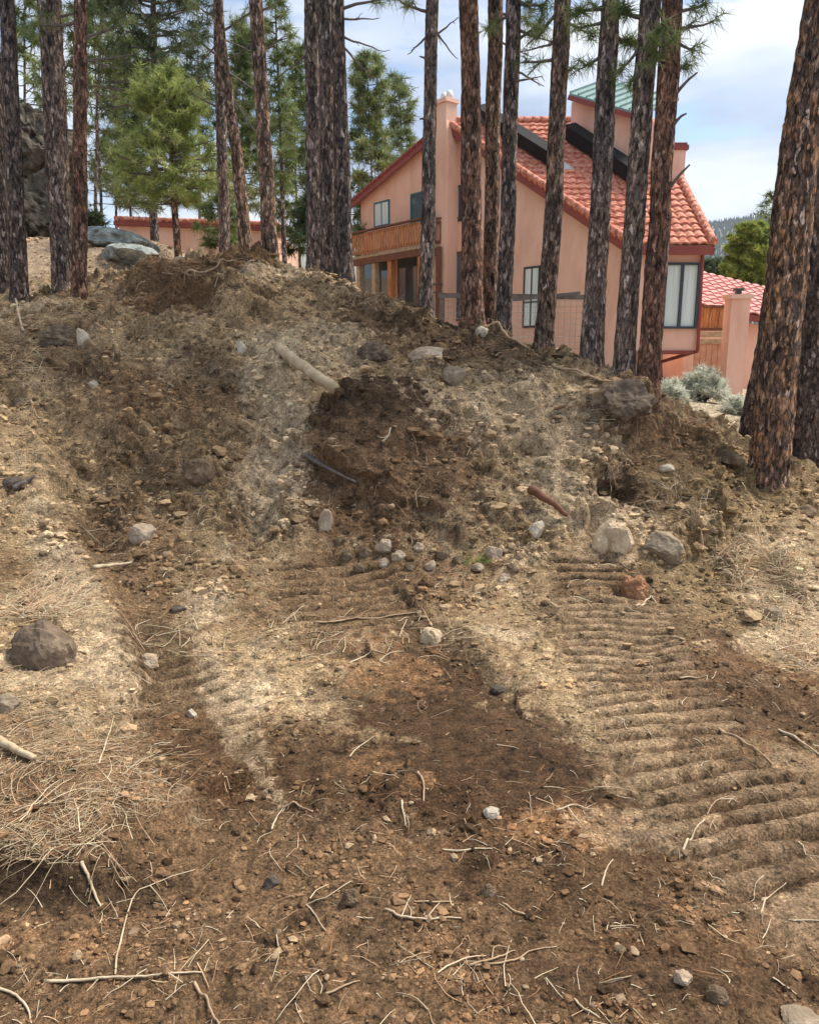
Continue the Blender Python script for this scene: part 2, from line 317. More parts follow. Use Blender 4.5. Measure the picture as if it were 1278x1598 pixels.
# ------------------------------------------------------------------ terrain
# (photo px, photo py, forward distance m): surface of near ground, spoil heap, slope behind
CP = []
def P_(px, py, Y): CP.append(at(px, py, Y))
for px in (-500, -200, 100, 400, 640, 900, 1180, 1480, 1780): 
    CP.append(np.array([(px-639)/1185*1.5, 0.6, 0.0])); P_(px, 1598, 1.55)
for px, py, Y in [(640,1400,1.98),(640,1250,2.5),(640,1100,3.28),(640,980,4.15),(640,900,4.95),(300,1400,2.0),(1000,1400,1.98),(1000,1250,2.5),
    (1000,1100,3.25),(1000,1000,4.0),(960,900,4.9),(300,1250,2.45),(300,1100,3.2),(300,1000,3.8),(330,900,4.6),
    (80,1300,2.15),(60,1200,2.42),(60,1100,2.85),(40,1000,3.5),(60,900,4.3),(-200,1300,2.1),(-200,1100,2.75),(-200,900,4.0),
    # centre heap
    (600,840,5.3),(600,760,5.65),(600,680,6.05),(590,620,6.5),(600,590,7.1),(600,550,7.9),(600,510,8.5),(600,470,9.0),
    (460,800,5.5),(430,700,6.2),(430,600,7.1),(440,520,7.9),(440,450,8.7),(430,408,9.4),(370,397,9.5),
    (300,800,5.3),(300,700,6.0),(300,600,6.9),(300,520,7.7),(300,460,8.5),(280,420,9.2),(210,432,9.4),
    (140,800,5.2),(150,700,6.1),(150,600,7.0),(140,520,8.0),(120,475,9.0),
    (0,800,4.9),(0,700,5.7),(0,620,6.6),(0,540,7.8),(20,480,9.3),(-200,750,4.9),(-200,620,6.4),(-200,500,8.4),
    (60,430,12),(60,385,17),(180,400,13),(200,378,17),(-200,400,12),(-200,350,17),
    (800,850,5.2),(800,760,5.7),(780,680,6.3),(780,610,7.0),(760,560,7.8),(760,522,8.5),(690,505,8.8),(530,442,9.4),
    (900,780,5.7),(900,690,6.3),(900,620,7.0),(880,575,7.9),
    (1000,830,5.5),(1000,760,5.9),(1000,690,6.5),(1000,640,7.0),(1000,612,7.7),
    (1100,900,5.1),(1100,820,5.7),(1100,760,6.2),(1090,700,7.0),(1150,735,7.2),
    (1190,850,5.5),(1200,790,6.6),(1200,765,7.1),(1278,900,5.1),(1278,820,6.3),(1278,785,7.0),(1278,1000,4.2),(1278,1150,3.0),(1278,1300,2.3),
    (1500,900,5.1),(1500,800,6.7),(1500,1100,3.3),(1500,720,9),
    # behind the crest, right
    (1278,730,8.3),(1250,700,9.2),(1150,665,11.5),(1150,640,14),(1100,615,18),(1200,640,15),(1400,640,14),(1278,660,12)]: P_(px, py, Y)
for X, Y, z in [(5.5,20,.3),(8,20,.3),(10,22,.2),(12,26,.1),(2,13,.9),(1,16,.9),(0,20,1.2),(2,23,1.0),(-1,12,1.9),(-3.5,12.5,2.5),(-3,17,2.6),(-5,21,3.2),(-9,22,4.4),(-14,22,5.5),
                (0.9,10.6,1.35),(2.3,10.2,1.05),(3.2,9.6,.85),(-0.7,10.8,2.0),(-2.2,11,2.5),(3.6,12,.7),(5,14,.5),(-9,12,3.2),(16,20,0),(16,12,.2)]:
    CP.append(np.array([X, Y, z]))
CP = np.array(CP)
def _warp(X, Y): return X, Y
def _fit():
    xy = CP[:, :2]; n = len(xy)
    sc = np.maximum(xy[:, 1], 1.0)
    d = np.linalg.norm(xy[:, None]-xy[None], axis=2)
    K_ = np.where(d > 0, d*d*np.log(d+1e-12), 0)+np.eye(n)*0.02
    Pm = np.hstack([np.ones((n, 1)), xy]); A = np.block([[K_, Pm], [Pm.T, np.zeros((3, 3))]])
    return np.linalg.solve(A, np.concatenate([CP[:, 2], np.zeros(3)]))
_w = _fit()
def base_z(X, Y):
    X = np.asarray(X, float); Y = np.asarray(Y, float); sh = X.shape; x = X.ravel(); y = Y.ravel(); z = np.empty_like(x)
    for i in range(0, len(x), 20000):
        xs = x[i:i+20000, None]-CP[None, :, 0]; ys = y[i:i+20000, None]-CP[None, :, 1]; d2 = xs*xs+ys*ys
        z[i:i+20000] = (.5*d2*np.log(d2+1e-20))@_w[:len(CP)]+_w[len(CP)]+_w[len(CP)+1]*x[i:i+20000]+_w[len(CP)+2]*y[i:i+20000]
    z = z.reshape(sh)
    far = np.clip(2.2-X*.16, -6, 7)-np.clip((np.hypot(X, Y)-45)*.03, 0, 40)
    k = sstep(19, 32, np.hypot(X, Y)); k = np.maximum(k, sstep(9, 16, np.abs(X)-Y*.6))
    return z*(1-k)+far*k
def hit(px, py, lo=1.0, hi=24.0):
    """where a photo ray meets the smooth ground"""
    r = ray(px, py); t = np.linspace(lo, hi, 1400); Pn = CAM+r[None]*(t/r[1])[:, None]
    dz = Pn[:, 2]-base_z(Pn[:, 0], Pn[:, 1]); i = np.argmax(dz < 0)
    if dz[i] >= 0: return at(px, py, 9.0)
    a = dz[i-1]/(dz[i-1]-dz[i]+1e-9); return Pn[i-1]*(1-a)+Pn[i]*a
def blob(X, Y, px, py, rx, ry, ang=0, p=2.0):
    """soft ellipse given in photo pixels, laid on the ground in world metres"""
    c = hit(px, py); ca, sa = math.cos(math.radians(ang)), math.sin(math.radians(ang))
    a = hit(px+rx*ca*.5, py+rx*sa*.5)[:2]-hit(px-rx*ca*.5, py-rx*sa*.5)[:2]
    b = hit(px-ry*sa*.5, py+ry*ca*.5)[:2]-hit(px+ry*sa*.5, py-ry*ca*.5)[:2]
    Mx = np.linalg.pinv(np.stack([a, b], 1)+1e-6); dx = X-c[0]; dy = Y-c[1]
    u = Mx[0, 0]*dx+Mx[0, 1]*dy; v = Mx[1, 0]*dx+Mx[1, 1]*dy
    return np.exp(-np.power(u*u+v*v+1e-9, p/2))
def polyline_sd(X, Y, pts):
    best = np.full(X.shape, 1e9); sgn = np.zeros(X.shape); s = np.zeros(X.shape); acc = 0
    for (a, b) in zip(pts[:-1], pts[1:]):
        d = b-a; Ln = np.linalg.norm(d); d = d/Ln
        t = np.clip((X-a[0])*d[0]+(Y-a[1])*d[1], 0, Ln); qx = X-a[0]-d[0]*t; qy = Y-a[1]-d[1]*t
        r = np.hypot(qx, qy); m = r < best
        best = np.where(m, r, best); sgn = np.where(m, np.sign(d[0]*qy-d[1]*qx), sgn); s = np.where(m, acc+t, s); acc += Ln
    return best, sgn, s
def ppath(*pp): return [hit(a, b)[:2] for a, b in pp]
# scarps: (path, height, width, reach): the ground left of the path is higher
SCARPS = [
 (ppath((650,950),(715,1015),(775,1075)), .035, .08, .3),
 (ppath((60,650),(110,760),(160,850),(205,960),(215,1080)), -.09, .09, .5),
 (ppath((-60,1385),(60,1375),(160,1390),(235,1310),(330,1260)), .065, .08, .35),
 (ppath((940,650),(1050,670),(1110,720)), .10, .05, .35),
 (ppath((470,720),(560,765)), .06, .03, .2),
 (ppath((1130,800),(1180,870),(1230,930)), .07, .05, .3),
]
PITS = [(190,458,80,20,.14),(0,605,45,20,.20),(340,585,40,16,.12),(385,640,25,14,.08),(215,725,25,16,.10),(395,832,40,22,.12),(960,762,28,24,.22),(1175,850,40,25,.12),(150,812,36,26,.13),
 (45,830,30,16,.08),(590,672,22,10,.07),(830,700,30,12,.06),(250,455,22,14,.14),(410,485,14,8,.05),(1010,1010,40,22,.05),(1240,1100,45,22,.07),(130,1395,70,22,.04),(700,990,40,26,.05),
 (510,745,38,12,.09),(100,545,45,14,.12),(880,690,26,9,.05),(310,460,30,8,.08),(700,695,24,10,.05),(370,600,20,14,.09),(1060,770,26,12,.09),(565,545,22,8,.06),(1215,820,24,12,.07)]
BUMPS = [(395,410,70,14,.10),(590,520,90,40,.10),(300,430,110,34,.07),(600,640,95,30,.16),(590,700,120,80,.20),(330,545,80,20,.08),(60,990,90,50,.05),(950,640,60,26,.12),(1060,860,70,40,.10),(870,600,60,24,.08),
 (780,560,70,20,.08),(200,640,80,30,.08),(1190,930,60,40,.06),(100,1220,130,60,.05),(1110,1010,110,40,.05),(720,1240,160,30,.02),(60,560,90,26,.1),(840,780,60,30,.06),(300,700,60,40,.06),(720,810,60,40,.05)]
TRACKS = [(ppath((935,880),(965,980),(1005,1080),(1075,1180),(1180,1290),(1290,1400)), .34, .104, .8),
          (ppath((520,882),(560,985)), .42, .11, .8), (ppath((235,975),(285,1070),(340,1160)), .24, .11, .9), (ppath((1180,1200),(1278,1300)), .3, .104, .6)]
def detail(X, Yw, full=True):
    Y = Yw
    r = np.hypot(X, Y); heap = sstep(4.3, 5.6, Y)*(1-sstep(10.5, 13, Y))
    z = np.zeros_like(X); dig = np.zeros_like(X)
    for px, py, rx, ry, h in PITS:
        wob = 1
        b = blob(X, Y, px, py, rx*1.15, ry*1.3); z -= h*b; dig += b
    for px, py, rx, ry, h in BUMPS: z += h*blob(X, Y, px, py, rx, ry)
    ZB = base_z(X, Y); N_ = Y+.9*ZB; ZB = ZB+z
    wx = fbm(X*2.2, Y*2.2, ZB*2.2, o=3, k=1)*.16; wy = fbm(X*2.2+9, Y*2.2+4, ZB*2.2, o=3, k=2)*.16
    for pts, h, w, reach in SCARPS:
        d, sg, _ = polyline_sd(X+wx, Y+wy, pts); q = d*sg
        z += h*(sstep(-w, w, q)*np.exp(-(np.maximum(q, 0)/reach)**2)-.35*np.exp(-((q+w*1.5)/(w*2))**2))
    press = np.zeros_like(X); rid = np.zeros_like(X)
    for pts, hw, per, amp in TRACKS:
        d, sg, s = polyline_sd(X+wx*.25, Y+wy*.25, pts)
        k = (1-sstep(hw*.75, hw*1.1, d))*amp; k = k*np.clip(.9+1.0*fbm(X*2.5, Y*2.5, ZB*2.5, o=2, k=4), 0, 1)
        pr = 1-np.exp(-(np.sin(np.pi*(s+sg*d*.16+wx*.10)/per)/.48)**2); z += k*(.062*pr-.044); press = np.maximum(press, k); rid = np.where(k > .05, pr*k, rid)
    wet = np.clip(blob(X, Y, 740, 1150, 170, 80, 20, 4)+blob(X, Y, 840, 1215, 140, 46, 12, 4)+blob(X, Y, 990, 1530, 160, 40, 0, 4)*.6, 0, 1)
    calm = blob(X, Y, 580, 700, 130, 100, 0, 3)
    rough = (1-.5*calm)*(.62+.85*heap)*(1-.9*press)*(1-.75*wet)*(.4+.6*(1-sstep(11, 14, Y)))
    z += rough*(.14*fbm(X*1.3, Y*1.3, ZB*1.3, o=3)*heap+(.06+.055*heap)*fbm(X*2.8+3, Y*2.8, ZB*2.8, o=3, k=1))
    cl = .35+1.3*sstep(-.12, .22, fbm(X*1.7+4, Y*1.7, ZB*1.7, o=3, k=3))
    b1 = np.abs(fbm(X*6, Y*6+5, ZB*6, o=3, k=2)); b2 = np.abs(fbm(X*15, Y*15, ZB*15, o=3, k=3)); 
    z += rough*(.045*b1*cl+.016*b2*cl)
    d1, d2, cid = worley(X*7+wx*6, N_*7+wy*6, 3); lump = np.clip(1-(d1/.62)**2, 0, 1)**1.3*(cid > .66)
    e1, e2, cid2 = worley(X*19+wx*9, N_*19+wy*9, 5); lump2 = np.clip(1-(e1/.6)**2, 0, 1)**1.3*(cid2 > .6)
    z += rough*cl*(.042*lump*(cid > .82)*(.15+.85*heap)+.016*lump2*cid2)
    z += (1-.6*wet)*(.008*fbm(X*30, Y*34, ZB*34, o=3, k=4, rough=.65))*(1-sstep(12, 20, Y)*.7)
    z += .3*fbm(X*.5, Y*.5, ZB*.5, o=3, k=5)*sstep(11, 16, r)
    return z, wet, press, heap, lump, cid, lump2, rid, b1
# polar sheet, dense where the heap is, reaching the horizon
O_Y = -1.5
def build_ground():
    r = [2.1]
    while r[-1] < 6.4: r.append(r[-1]+.0055+.0028*(r[-1]-2.1)**1.25)
    r = np.array(r); r2 = np.arange(r[-1]+.009, 11.6, .0072); r3 = [r2[-1]+.02]
    while r3[-1] < 4500: r3.append(r3[-1]+.02+(r3[-1]-11.6)*.022)
    r = np.concatenate([r, r2, r3])
    a = np.concatenate([np.radians(np.linspace(-75, -31, 90, endpoint=False)), np.radians(np.linspace(-31, 31, 780)), np.radians(np.linspace(31, 75, 91)[1:])])
    A, R = np.meshgrid(a, r); X = R*np.sin(A); Y = O_Y+R*np.cos(A); sh = X.shape
    bz = base_z(X, Y); d, wet, press, heap, lump, cid, lump2, dig, b1 = detail(X, Y)
    d = d*(1-sstep(40, 80, R)); Z = bz+d
    # ---- soil colour: sand / topsoil / wet clay / litter, with shade painted into hollows, grooves and creases
    def c(*v): return np.array(v)
    sand = c(.52,.365,.205); pale = c(.66,.495,.315); top = c(.105,.066,.038); red = c(.17,.080,.036); wetc = c(.105,.058,.029); olive = c(.26,.175,.088); brown = c(.25,.148,.078); ochre = c(.37,.20,.095); litter = c(.50,.36,.24)
    ZB = bz+d
    f1 = fbm(X*.9, Y*.9, ZB*.9, o=4, k=3); f2 = fbm(X*3.1, Y*3.1, ZB*3.1, o=4, k=0); f3 = fbm(X*11, Y*11, ZB*11, o=4, k=2, rough=.6); f4 = fbm(X*40, Y*40, ZB*40, o=3, k=1, rough=.7)
    col = np.ones(sh+(3,))*sand
    def mixc(cc, k): nonlocal col; k = np.clip(k, 0, 1)[..., None]; col = col*(1-k)+cc*k
    mixc(pale, sstep(.0, .35, f2)*.8); mixc(olive, sstep(.0, .22, f1+f3*.6)*.6); mixc(brown, sstep(.06, .26, fbm(X*4+9, Y*4, ZB*4, o=4, k=4))*.5)
    fore = 1-sstep(2.3, 3.4, Y+f2*.9+np.abs(X-.1)*.15); mixc(brown*.86, fore*.95); mixc(ochre, fore*sstep(.05, .3, f2+f3*.6)*.4); mixc(top*1.3, .7*fore*sstep(.02, .2, fbm(X*5, Y*5+3, ZB*5, o=4, k=2))*.6)
    pert = f2*.8+f3*2.0+f4*.9
    for (cc, px, py, rx, ry, ang, st) in [
        (top*1.75,590,690,120,96,0,1.4),(top*1.75,535,690,70,60,0,1.4),(top*1.75,560,770,90,50,0,1.2),(top*1.2,620,650,80,30,0,1.2),(top,600,625,90,22,0,.8),(brown,520,760,70,60,0,.6),(brown,330,430,140,36,0,.95),(red*.8,330,440,110,26,0,.5),(top*1.3,590,490,95,42,12,1),(top,760,535,80,22,15,.8),
        (olive,1110,730,110,36,28,1),(brown,1010,650,90,34,20,.9),(olive,1100,940,110,50,10,.8),(top,960,762,34,28,40,1),(top,1020,775,50,18,30,.7),  # dark spot over the crest hole is its shade, painted in
        (top*1.15,250,1040,60,100,-14,.75),(red*.8,330,1160,80,50,20,.7),(brown,200,860,70,60,60,.8),(top,120,760,30,90,-28,.6),(top,340,590,60,26,40,.6),(top,225,725,50,26,0,.5),  # narrow dark along the rut edge and darks in hollows are painted shade
        (brown,120,660,120,50,0,.6),(brown,240,620,90,40,10,.6),(top*1.4,440,505,30,14,0,.7),(top*1.4,90,560,60,20,0,.8),(brown,700,720,60,40,0,.6),(brown,870,680,70,24,20,.6),(top*1.5,700,540,70,20,10,.8),(brown,60,900,70,20,0,.5),(brown,320,720,70,40,0,.3),
        (red,1160,1080,150,45,12,.9),(top*1.2,1210,1100,90,30,14,.8),(top*1.3,960,960,110,50,20,.7),(brown,560,930,130,50,5,.85),(top*1.3,700,1010,90,26,40,.8),
        (wetc,680,1060,80,40,45,1.6),(wetc,740,1150,150,60,24,1.8),(wetc,850,1215,130,46,14,2),(wetc,760,1245,150,36,6,1.8),(wetc,560,1210,120,50,0,.8),(wetc,860,1330,150,60,0,.7),(wetc,420,1190,110,60,0,.7),(wetc*.9,600,1090,70,40,10,.7),(wetc,1000,1530,170,45,0,.8),(wetc*1.1,930,1450,90,24,10,.6),
        (ochre,590,1190,30,14,0,.45),(ochre,655,1225,16,12,0,.5),(ochre,600,1040,60,30,10,.6),(ochre,890,1290,70,24,0,.8),(red,1100,1160,60,16,5,.5),
        (top*.75,80,1370,130,34,0,1),(brown,100,1270,130,50,0,.6),(top,30,1560,60,40,0,.5),  # darkest strip paints the shade under the bank edge
        (pale,436,640,36,100,-4,.8),(pale,420,760,44,44,0,.6),(pale,500,550,60,24,0,.7),(pale,800,660,110,46,12,.65),(pale,900,800,70,40,30,.7),(pale,1235,960,50,60,0,.95),(pale,470,432,70,26,8,1),(sand,440,470,70,30,0,.8),
        (sand*1.1,60,700,70,70,0,.7),(pale,90,1040,90,26,0,.6),(pale,120,950,34,110,-24,.6),(pale,950,840,40,34,0,.7),(sand,985,1150,50,60,-35,.5),(pale,350,1080,18,110,-22,.6),(pale*.95,1000,1300,90,20,10,.35)
        ]:
        b = blob(X, Y, px, py, rx*1.35, ry*1.35, ang, 2.5); mixc(cc, sstep(.15, .50, b+pert*.5*np.minimum(1, b*4))*min(1, st)*.88)
    mixc(litter, sstep(10.3, 12.5, Y)*.85*(X < 2.5)); mixc(c(.52,.42,.29), sstep(9.8, 11, Y)*(X >= 2.5)*.9)
    mixc(c(.16,.17,.10), sstep(34, 60, R)*.9)
    gr_ = np.where(press > .05, 1-dig/np.maximum(press, .05), 0)*sstep(.05, .4, press); mixc(brown*1.15, press*.55*(X > .4)); mixc(top*1.6, gr_*.75); mixc(pale*.85, np.clip(dig, 0, 1)*.4*(X > .2)*(Y < 4.6))  # tread grooves painted dark and ribs pale, their shading put into the colour
    col *= (1+.6*f3+.15*f4)[..., None]*(.93+.22*sstep(0.02, .2, b1))[..., None]  # creases darkened, lump tops lightened: relief shade put into the colour
    col = np.clip(col, .012, .8)
    P0 = np.stack([X, Y, bz], -1); du = np.gradient(P0, axis=1); dv = np.gradient(P0, axis=0); nn = np.cross(du, dv); nn /= np.linalg.norm(nn, axis=2)[..., None]; nn *= np.sign(nn[..., 2:3])
    V = (P0+nn*d[..., None]).reshape(-1, 3); nr, na = sh
    i = np.arange(nr-1)[:, None]; j = np.arange(na-1)[None]
    F = np.stack(np.broadcast_arrays(i*na+j, i*na+j+1, (i+1)*na+j+1, (i+1)*na+j), -1).reshape(-1, 4)
    o = link('ground', mk_mesh('ground', V, [F], M['soil'], col=col.reshape(-1, 3), smooth=True), kind='structure')
    wv = o.data.attributes.new('wet', 'FLOAT', 'POINT'); wv.data.foreach_set('value', (wet*sstep(-.3, .3, f3*2+.15)).astype(np.float32).ravel())
    return o, col.reshape(-1, 3), na, np.maximum(press, wet*.8).ravel()
GROUND, GCOL, GNA, GFLAT = build_ground()
from mathutils.bvhtree import BVHTree
_dg = bpy.context.evaluated_depsgraph_get(); _dg.update()
BVH = BVHTree.FromObject(GROUND, _dg)
def drop(x, y):
    """height, normal and vertex index of the finished ground under (x, y)"""
    h, n, i, d = BVH.ray_cast(Vector((x, y, 60)), Vector((0, 0, -1)))
    if h is None: return float(base_z(x, y)), Vector((0, 0, 1)), 0
    r, a = divmod(i, GNA-1)
    return h.z, n if n.z > 0 else -n, r*GNA+a
def fhit(px, py):
    """where a photo ray meets the finished ground"""
    r = Vector(ray(px, py)).normalized(); h, n, i, d = BVH.ray_cast(Vector(CAM), r)
    return np.array(h) if h is not None and h.y < 40 else at(px, py, 9.0)
# ------------------------------------------------------------------ house
def A3(*v): return np.array(v, float)
WD = A3(-.605, .796, 0); WN = A3(-.796, -.605, 0)           # along the gable wall (going away left), its outward normal
A0 = at(990, 380, 20.0)
house = empty('house', (4.0, 23.5, 0.2), 'salmon stucco house with red tiled roof behind the pine trunks', 'house')
G = lambda px, py, off=0.0: on_plane(px, py, A0+WN*off, WN)
Pk = G(703, 197); Le = G(563, 312); Ar = A0.copy(); ZB = -.3
def flr(p, z=ZB): return A3(p[0], p[1], z)
mb = MB()
mb.prism([flr(Le), flr(A0), Ar, Pk, Le], -WN*.3)
BX1 = at(1097, 380, 20.0)
mb.build('wall', M['stucco'], house)
mb = MB(); zb = at(1060, 548, 20.02)[2]
mb.box(((A0[0]+BX1[0])/2, 20.9, (zb+Ar[2])/2-.05), (BX1[0]-A0[0]+.02, 1.76, Ar[2]-zb-.1))
mb.build('wall', M['stucco_pink'], house, label='pink projecting bay wall at the right corner')
mb = MB(); mb.box(((A0[0]+BX1[0])/2-.2, 23.4, (zb+ZB)/2+.2), (BX1[0]-A0[0]-.5, 4.5, zb-ZB+.3)); mb.box(((BX1[0]+Pk[0])/2+1, 25.4, 2.2), (BX1[0]-Pk[0]-2.4, 5, 4.9)); 
mb.build('wall', M['stucco'], house)
# --- main tiled roof: eave faces the camera, rises to a level ridge
SL = (Pk[2]-Ar[2])/(Pk[1]-20.0)
def roofz(y): return Ar[2]+(y-20.0)*SL
def tiled(name, p00, p10, p01, p11, material, parent, bar=.23, course=.32, amp=.05, **kw):
    """barrel tiles: p00-p10 is the eave, p01-p11 the ridge"""
    p00, p10, p01, p11 = map(lambda q: np.array(q, float), (p00, p10, p01, p11))
    wE = max(np.linalg.norm(p10-p00), np.linalg.norm(p11-p01)); h = np.linalg.norm((p01+p11-p00-p10)/2)
    ed = (p10-p00)/np.linalg.norm(p10-p00)
    nu = int(wE/bar*8)+1; nc = max(2, int(h/course)); 
    n = np.cross(p10-p00, p01-p00); n /= np.linalg.norm(n); n = n if n[2] > 0 else -n
    rows = []
    for k in range(nc):
        for t, lift in ((k/nc, .045), ((k+.98)/nc, .0)):
            a = p00+(p01-p00)*t; b = p10+(p11-p10)*t; s = np.linspace(0, 1, nu)[:, None]; q = a*(1-s)+b*s
            ph = (q@ed)/bar*np.pi; rr = np.random.RandomState(k*7+3)
            jit = PN[2](np.floor(ph/np.pi)*1.37, np.full(len(ph), k*1.7))*.02
            rows.append(q+n*(np.abs(np.sin(ph))**.8*amp+lift+jit)[:, None])
        if k == 0: rows.insert(0, rows[0]-n*(.05))
    V = np.concatenate(rows); nr = len(rows)
    i = np.arange(nr-1)[:, None]; j = np.arange(nu-1)[None]
    F = np.stack(np.broadcast_arrays(i*nu+j, i*nu+j+1, (i+1)*nu+j+1, (i+1)*nu+j), -1).reshape(-1, 4)
    # underside board
    base = len(V); Vb = np.array([p00, p10, p11, p01])-n*.02; Vc = Vb-n*.10; V = np.vstack([V, Vb, Vc])
    F2 = [(base+4, base+5, base+6, base+7), (base, base+3, base+2, base+1)]+[(base+q, base+(q+1) % 4, base+4+(q+1) % 4, base+4+q) for q in range(4)]
    return link(name, mk_mesh(name, V, [F, np.array(F2)], material), parent, **kw)
e0 = Ar+A3(-.12, -.18, -.14+.02); e1 = A3(BX1[0]+.12, 19.82, e0[2])
rr0 = Pk+WN*.22+A3(0, 0, .06); rr1 = A3(BX1[0]+.12, rr0[1], rr0[2])
e0 = A3(Ar[0], 19.82, 0)+WN*.22; e0[2] = rr0[2]-(rr0[1]-e0[1])*SL; e1[1] = e0[1]; e1[2] = e0[2]
roof = tiled('roof', e0, e1, rr0, rr1, M['tile'], house)
# left, steeper-to-ground side of the roof (seen edge on)
l0 = Le+WN*.22-WD*-.35; l0[2] -= .12
mb = MB(); mb.prism([l0, rr0, rr0+A3(5.5, 0, -.0), l0+A3(6, 1.5, 0)], (0, 0, .10)); mb.build('roof', M['tile'], house)
# fascias and rake tiles
mb = MB(); up = (0, 0, 1)
mb.beam(l0+A3(0,0,-.06), rr0+A3(0,0,-.06), .05, .22); mb.beam(rr0+A3(0,0,-.14), e0+A3(0,0,-.14), .05, .2); mb.beam(e0+A3(0,-.03,-.14), e1+A3(0,-.03,-.14), .05, .2)
mb.beam(e1+A3(.03,0,-.16), rr1+A3(.03,0,-.16), .05, .2)
mb.build('fascia', M['fascia'], house)
def rake_tiles(a, b, n, r=.10):
    mb = MB()
    for k in range(n):
        p = a+(b-a)*(k/n); q = a+(b-a)*((k+1.12)/n); d = (q-p)/np.linalg.norm(q-p)
        mb.tube([p+A3(0,0,.05), q+A3(0,0,.10)], [r*1.12, r*.8], 9)
    return mb
rake_tiles(e0, rr0, 34).build('rake_tiles', M['tile'], house, smooth=True)
rake_tiles(l0, rr0, 22, .07).build('rake_tiles', M['fascia'], house, smooth=True)
rake_tiles(rr1, rr0, 24, .12).build('ridge_tiles', M['tile'], house, smooth=True)
rake_tiles(e1, rr1, 28, .11).build('rake_tiles', M['tile'], house, smooth=True)
# --- chimney on the gable wall
def gbox(px0, py0, px1, py1, off, depth, zb=None):
    """box on the gable plane given by photo pixels of its upper-left / lower-right corner"""
    a = G(px0, py0, off); b = G(px1, py1, off); zt = max(a[2], b[2]); zl = min(a[2], b[2]) if zb is None else zb
    w = np.linalg.norm((a-b)[:2]); c = (a+b)/2; c[2] = (zt+zl)/2; return c-WN*depth/2, (w, depth, zt-zl)
AX = (WD, WN, A3(0, 0, 1))
mb = MB()
c, s = gbox(674, 232, 698, 400, .45, .5, 2.2); mb.box(c, s, AX); zt = c[2]+s[2]/2; w0 = s[0]
top = G(690, 158, .5)[2]
def frus(c0, w0, d0, z0, w1, d1, z1):
    V = []
    for w, d, z in ((w0, d0, z0), (w1, d1, z1)):
        for a, b in ((-1,-1),(1,-1),(1,1),(-1,1)): V.append(A3(c0[0], c0[1], z)+WD*w/2*a+WN*d/2*b)
    return V, [(3,2,1,0),(4,5,6,7)]+[(i, (i+1) % 4, (i+1) % 4+4, i+4) for i in range(4)]
mb.add(*frus(c, s[0], s[1], zt, .50, .46, zt+.7)); mb.add(*frus(c, .49, .45, zt+.7, .47, .43, top)); mb.add(*frus(c, .56, .54, top, .54, .52, top+.12))
ch = mb.build('chimney', M['stucco'], house)
mb = MB(); 
for k in (-.13, .13): mb.tube([A3(c[0], c[1], top+.1)+WD*k, A3(c[0], c[1], top+.24)+WD*k, A3(c[0], c[1], top+.36)+WD*k], [.13, .11, .07], 10)
mb.build('chimney_pot', M['stucco_white'], ch, smooth=True)
# --- right chimney
yc = 22.4; p = at(1057, 232, yc)
mb = MB(); mb.box((p[0], yc+.3, (p[2]+3.2)/2), (.46, .6, p[2]-3.2)); ch2 = mb.build('chimney', M['stucco_pink'], house)
mb = MB(); mb.box((p[0], yc+.3, p[2]+.03), (.58, .72, .12)); mb.box((p[0], yc+.3, p[2]+.12), (.50, .64, .07)); mb.build('cap', M['fascia'], ch2)
def R_(px, py, lift=0.0):
    n = A3(0, -SL, 1); n /= np.linalg.norm(n); return on_plane(px, py, e0+n*lift, n)
# --- tower with green metal roof: stands on the tiles behind the second dark panel
p = R_(892, 226, -.1); q = R_(996, 290, -.1); d = A3(*(q-p)[:2], 0); nrm = A3(-d[1], d[0], 0); nrm /= np.linalg.norm(nrm); nrm = nrm if nrm[1] > 0 else -nrm
tp = on_plane(892, 158, p, nrm); tq = on_plane(996, 186, p, nrm)
mb = MB(); mb.prism([A3(tp[0],tp[1],p[2]-.3), A3(tq[0],tq[1],q[2]-.3), tq, tp], nrm*1.1); tw = mb.build('tower', M['stucco_pink'], house)
mb = MB(); mb.prism([A3(tp[0],tp[1],p[2]-.3)-d/np.linalg.norm(d)*.03+nrm*.05, A3(tp[0],tp[1],p[2]-.3)-d/np.linalg.norm(d)*.03+nrm*1.05, tp-d/np.linalg.norm(d)*.03+nrm*1.05-A3(0,0,.05), tp-d/np.linalg.norm(d)*.03+nrm*.05-A3(0,0,.05)], -d/np.linalg.norm(d)*.03); mb.build('sky_lit_side', M['stucco_white'], tw)  # pale sheet on the tower's left face, sky light put into its colour
a = on_plane(888, 150, p-nrm*.25, nrm); b = on_plane(998, 182, p-nrm*.25, nrm); up1 = nrm*1.6+A3(0,0,.66); t3 = A3(0,0,.09)
mb = MB(); mb.add([a, b, b+up1, a+up1, a+t3, b+t3, b+up1+t3, a+up1+t3], [(3,2,1,0),(4,5,6,7),(0,1,5,4),(1,2,6,5),(2,3,7,6),(3,0,4,7)])
for k in range(9):
    u = a+(b-a)*((k+.1)/8.3)+A3(0,0,.115); mb.beam(u, u+up1, .04, .05)
mb.build('metal_roof', M['metal_green'], tw)
mb = MB(); mb.beam(a-nrm*.03-A3(0,0,.04), b-nrm*.03-A3(0,0,.04), .05, .13); mb.build('fascia', M['fascia'], tw)
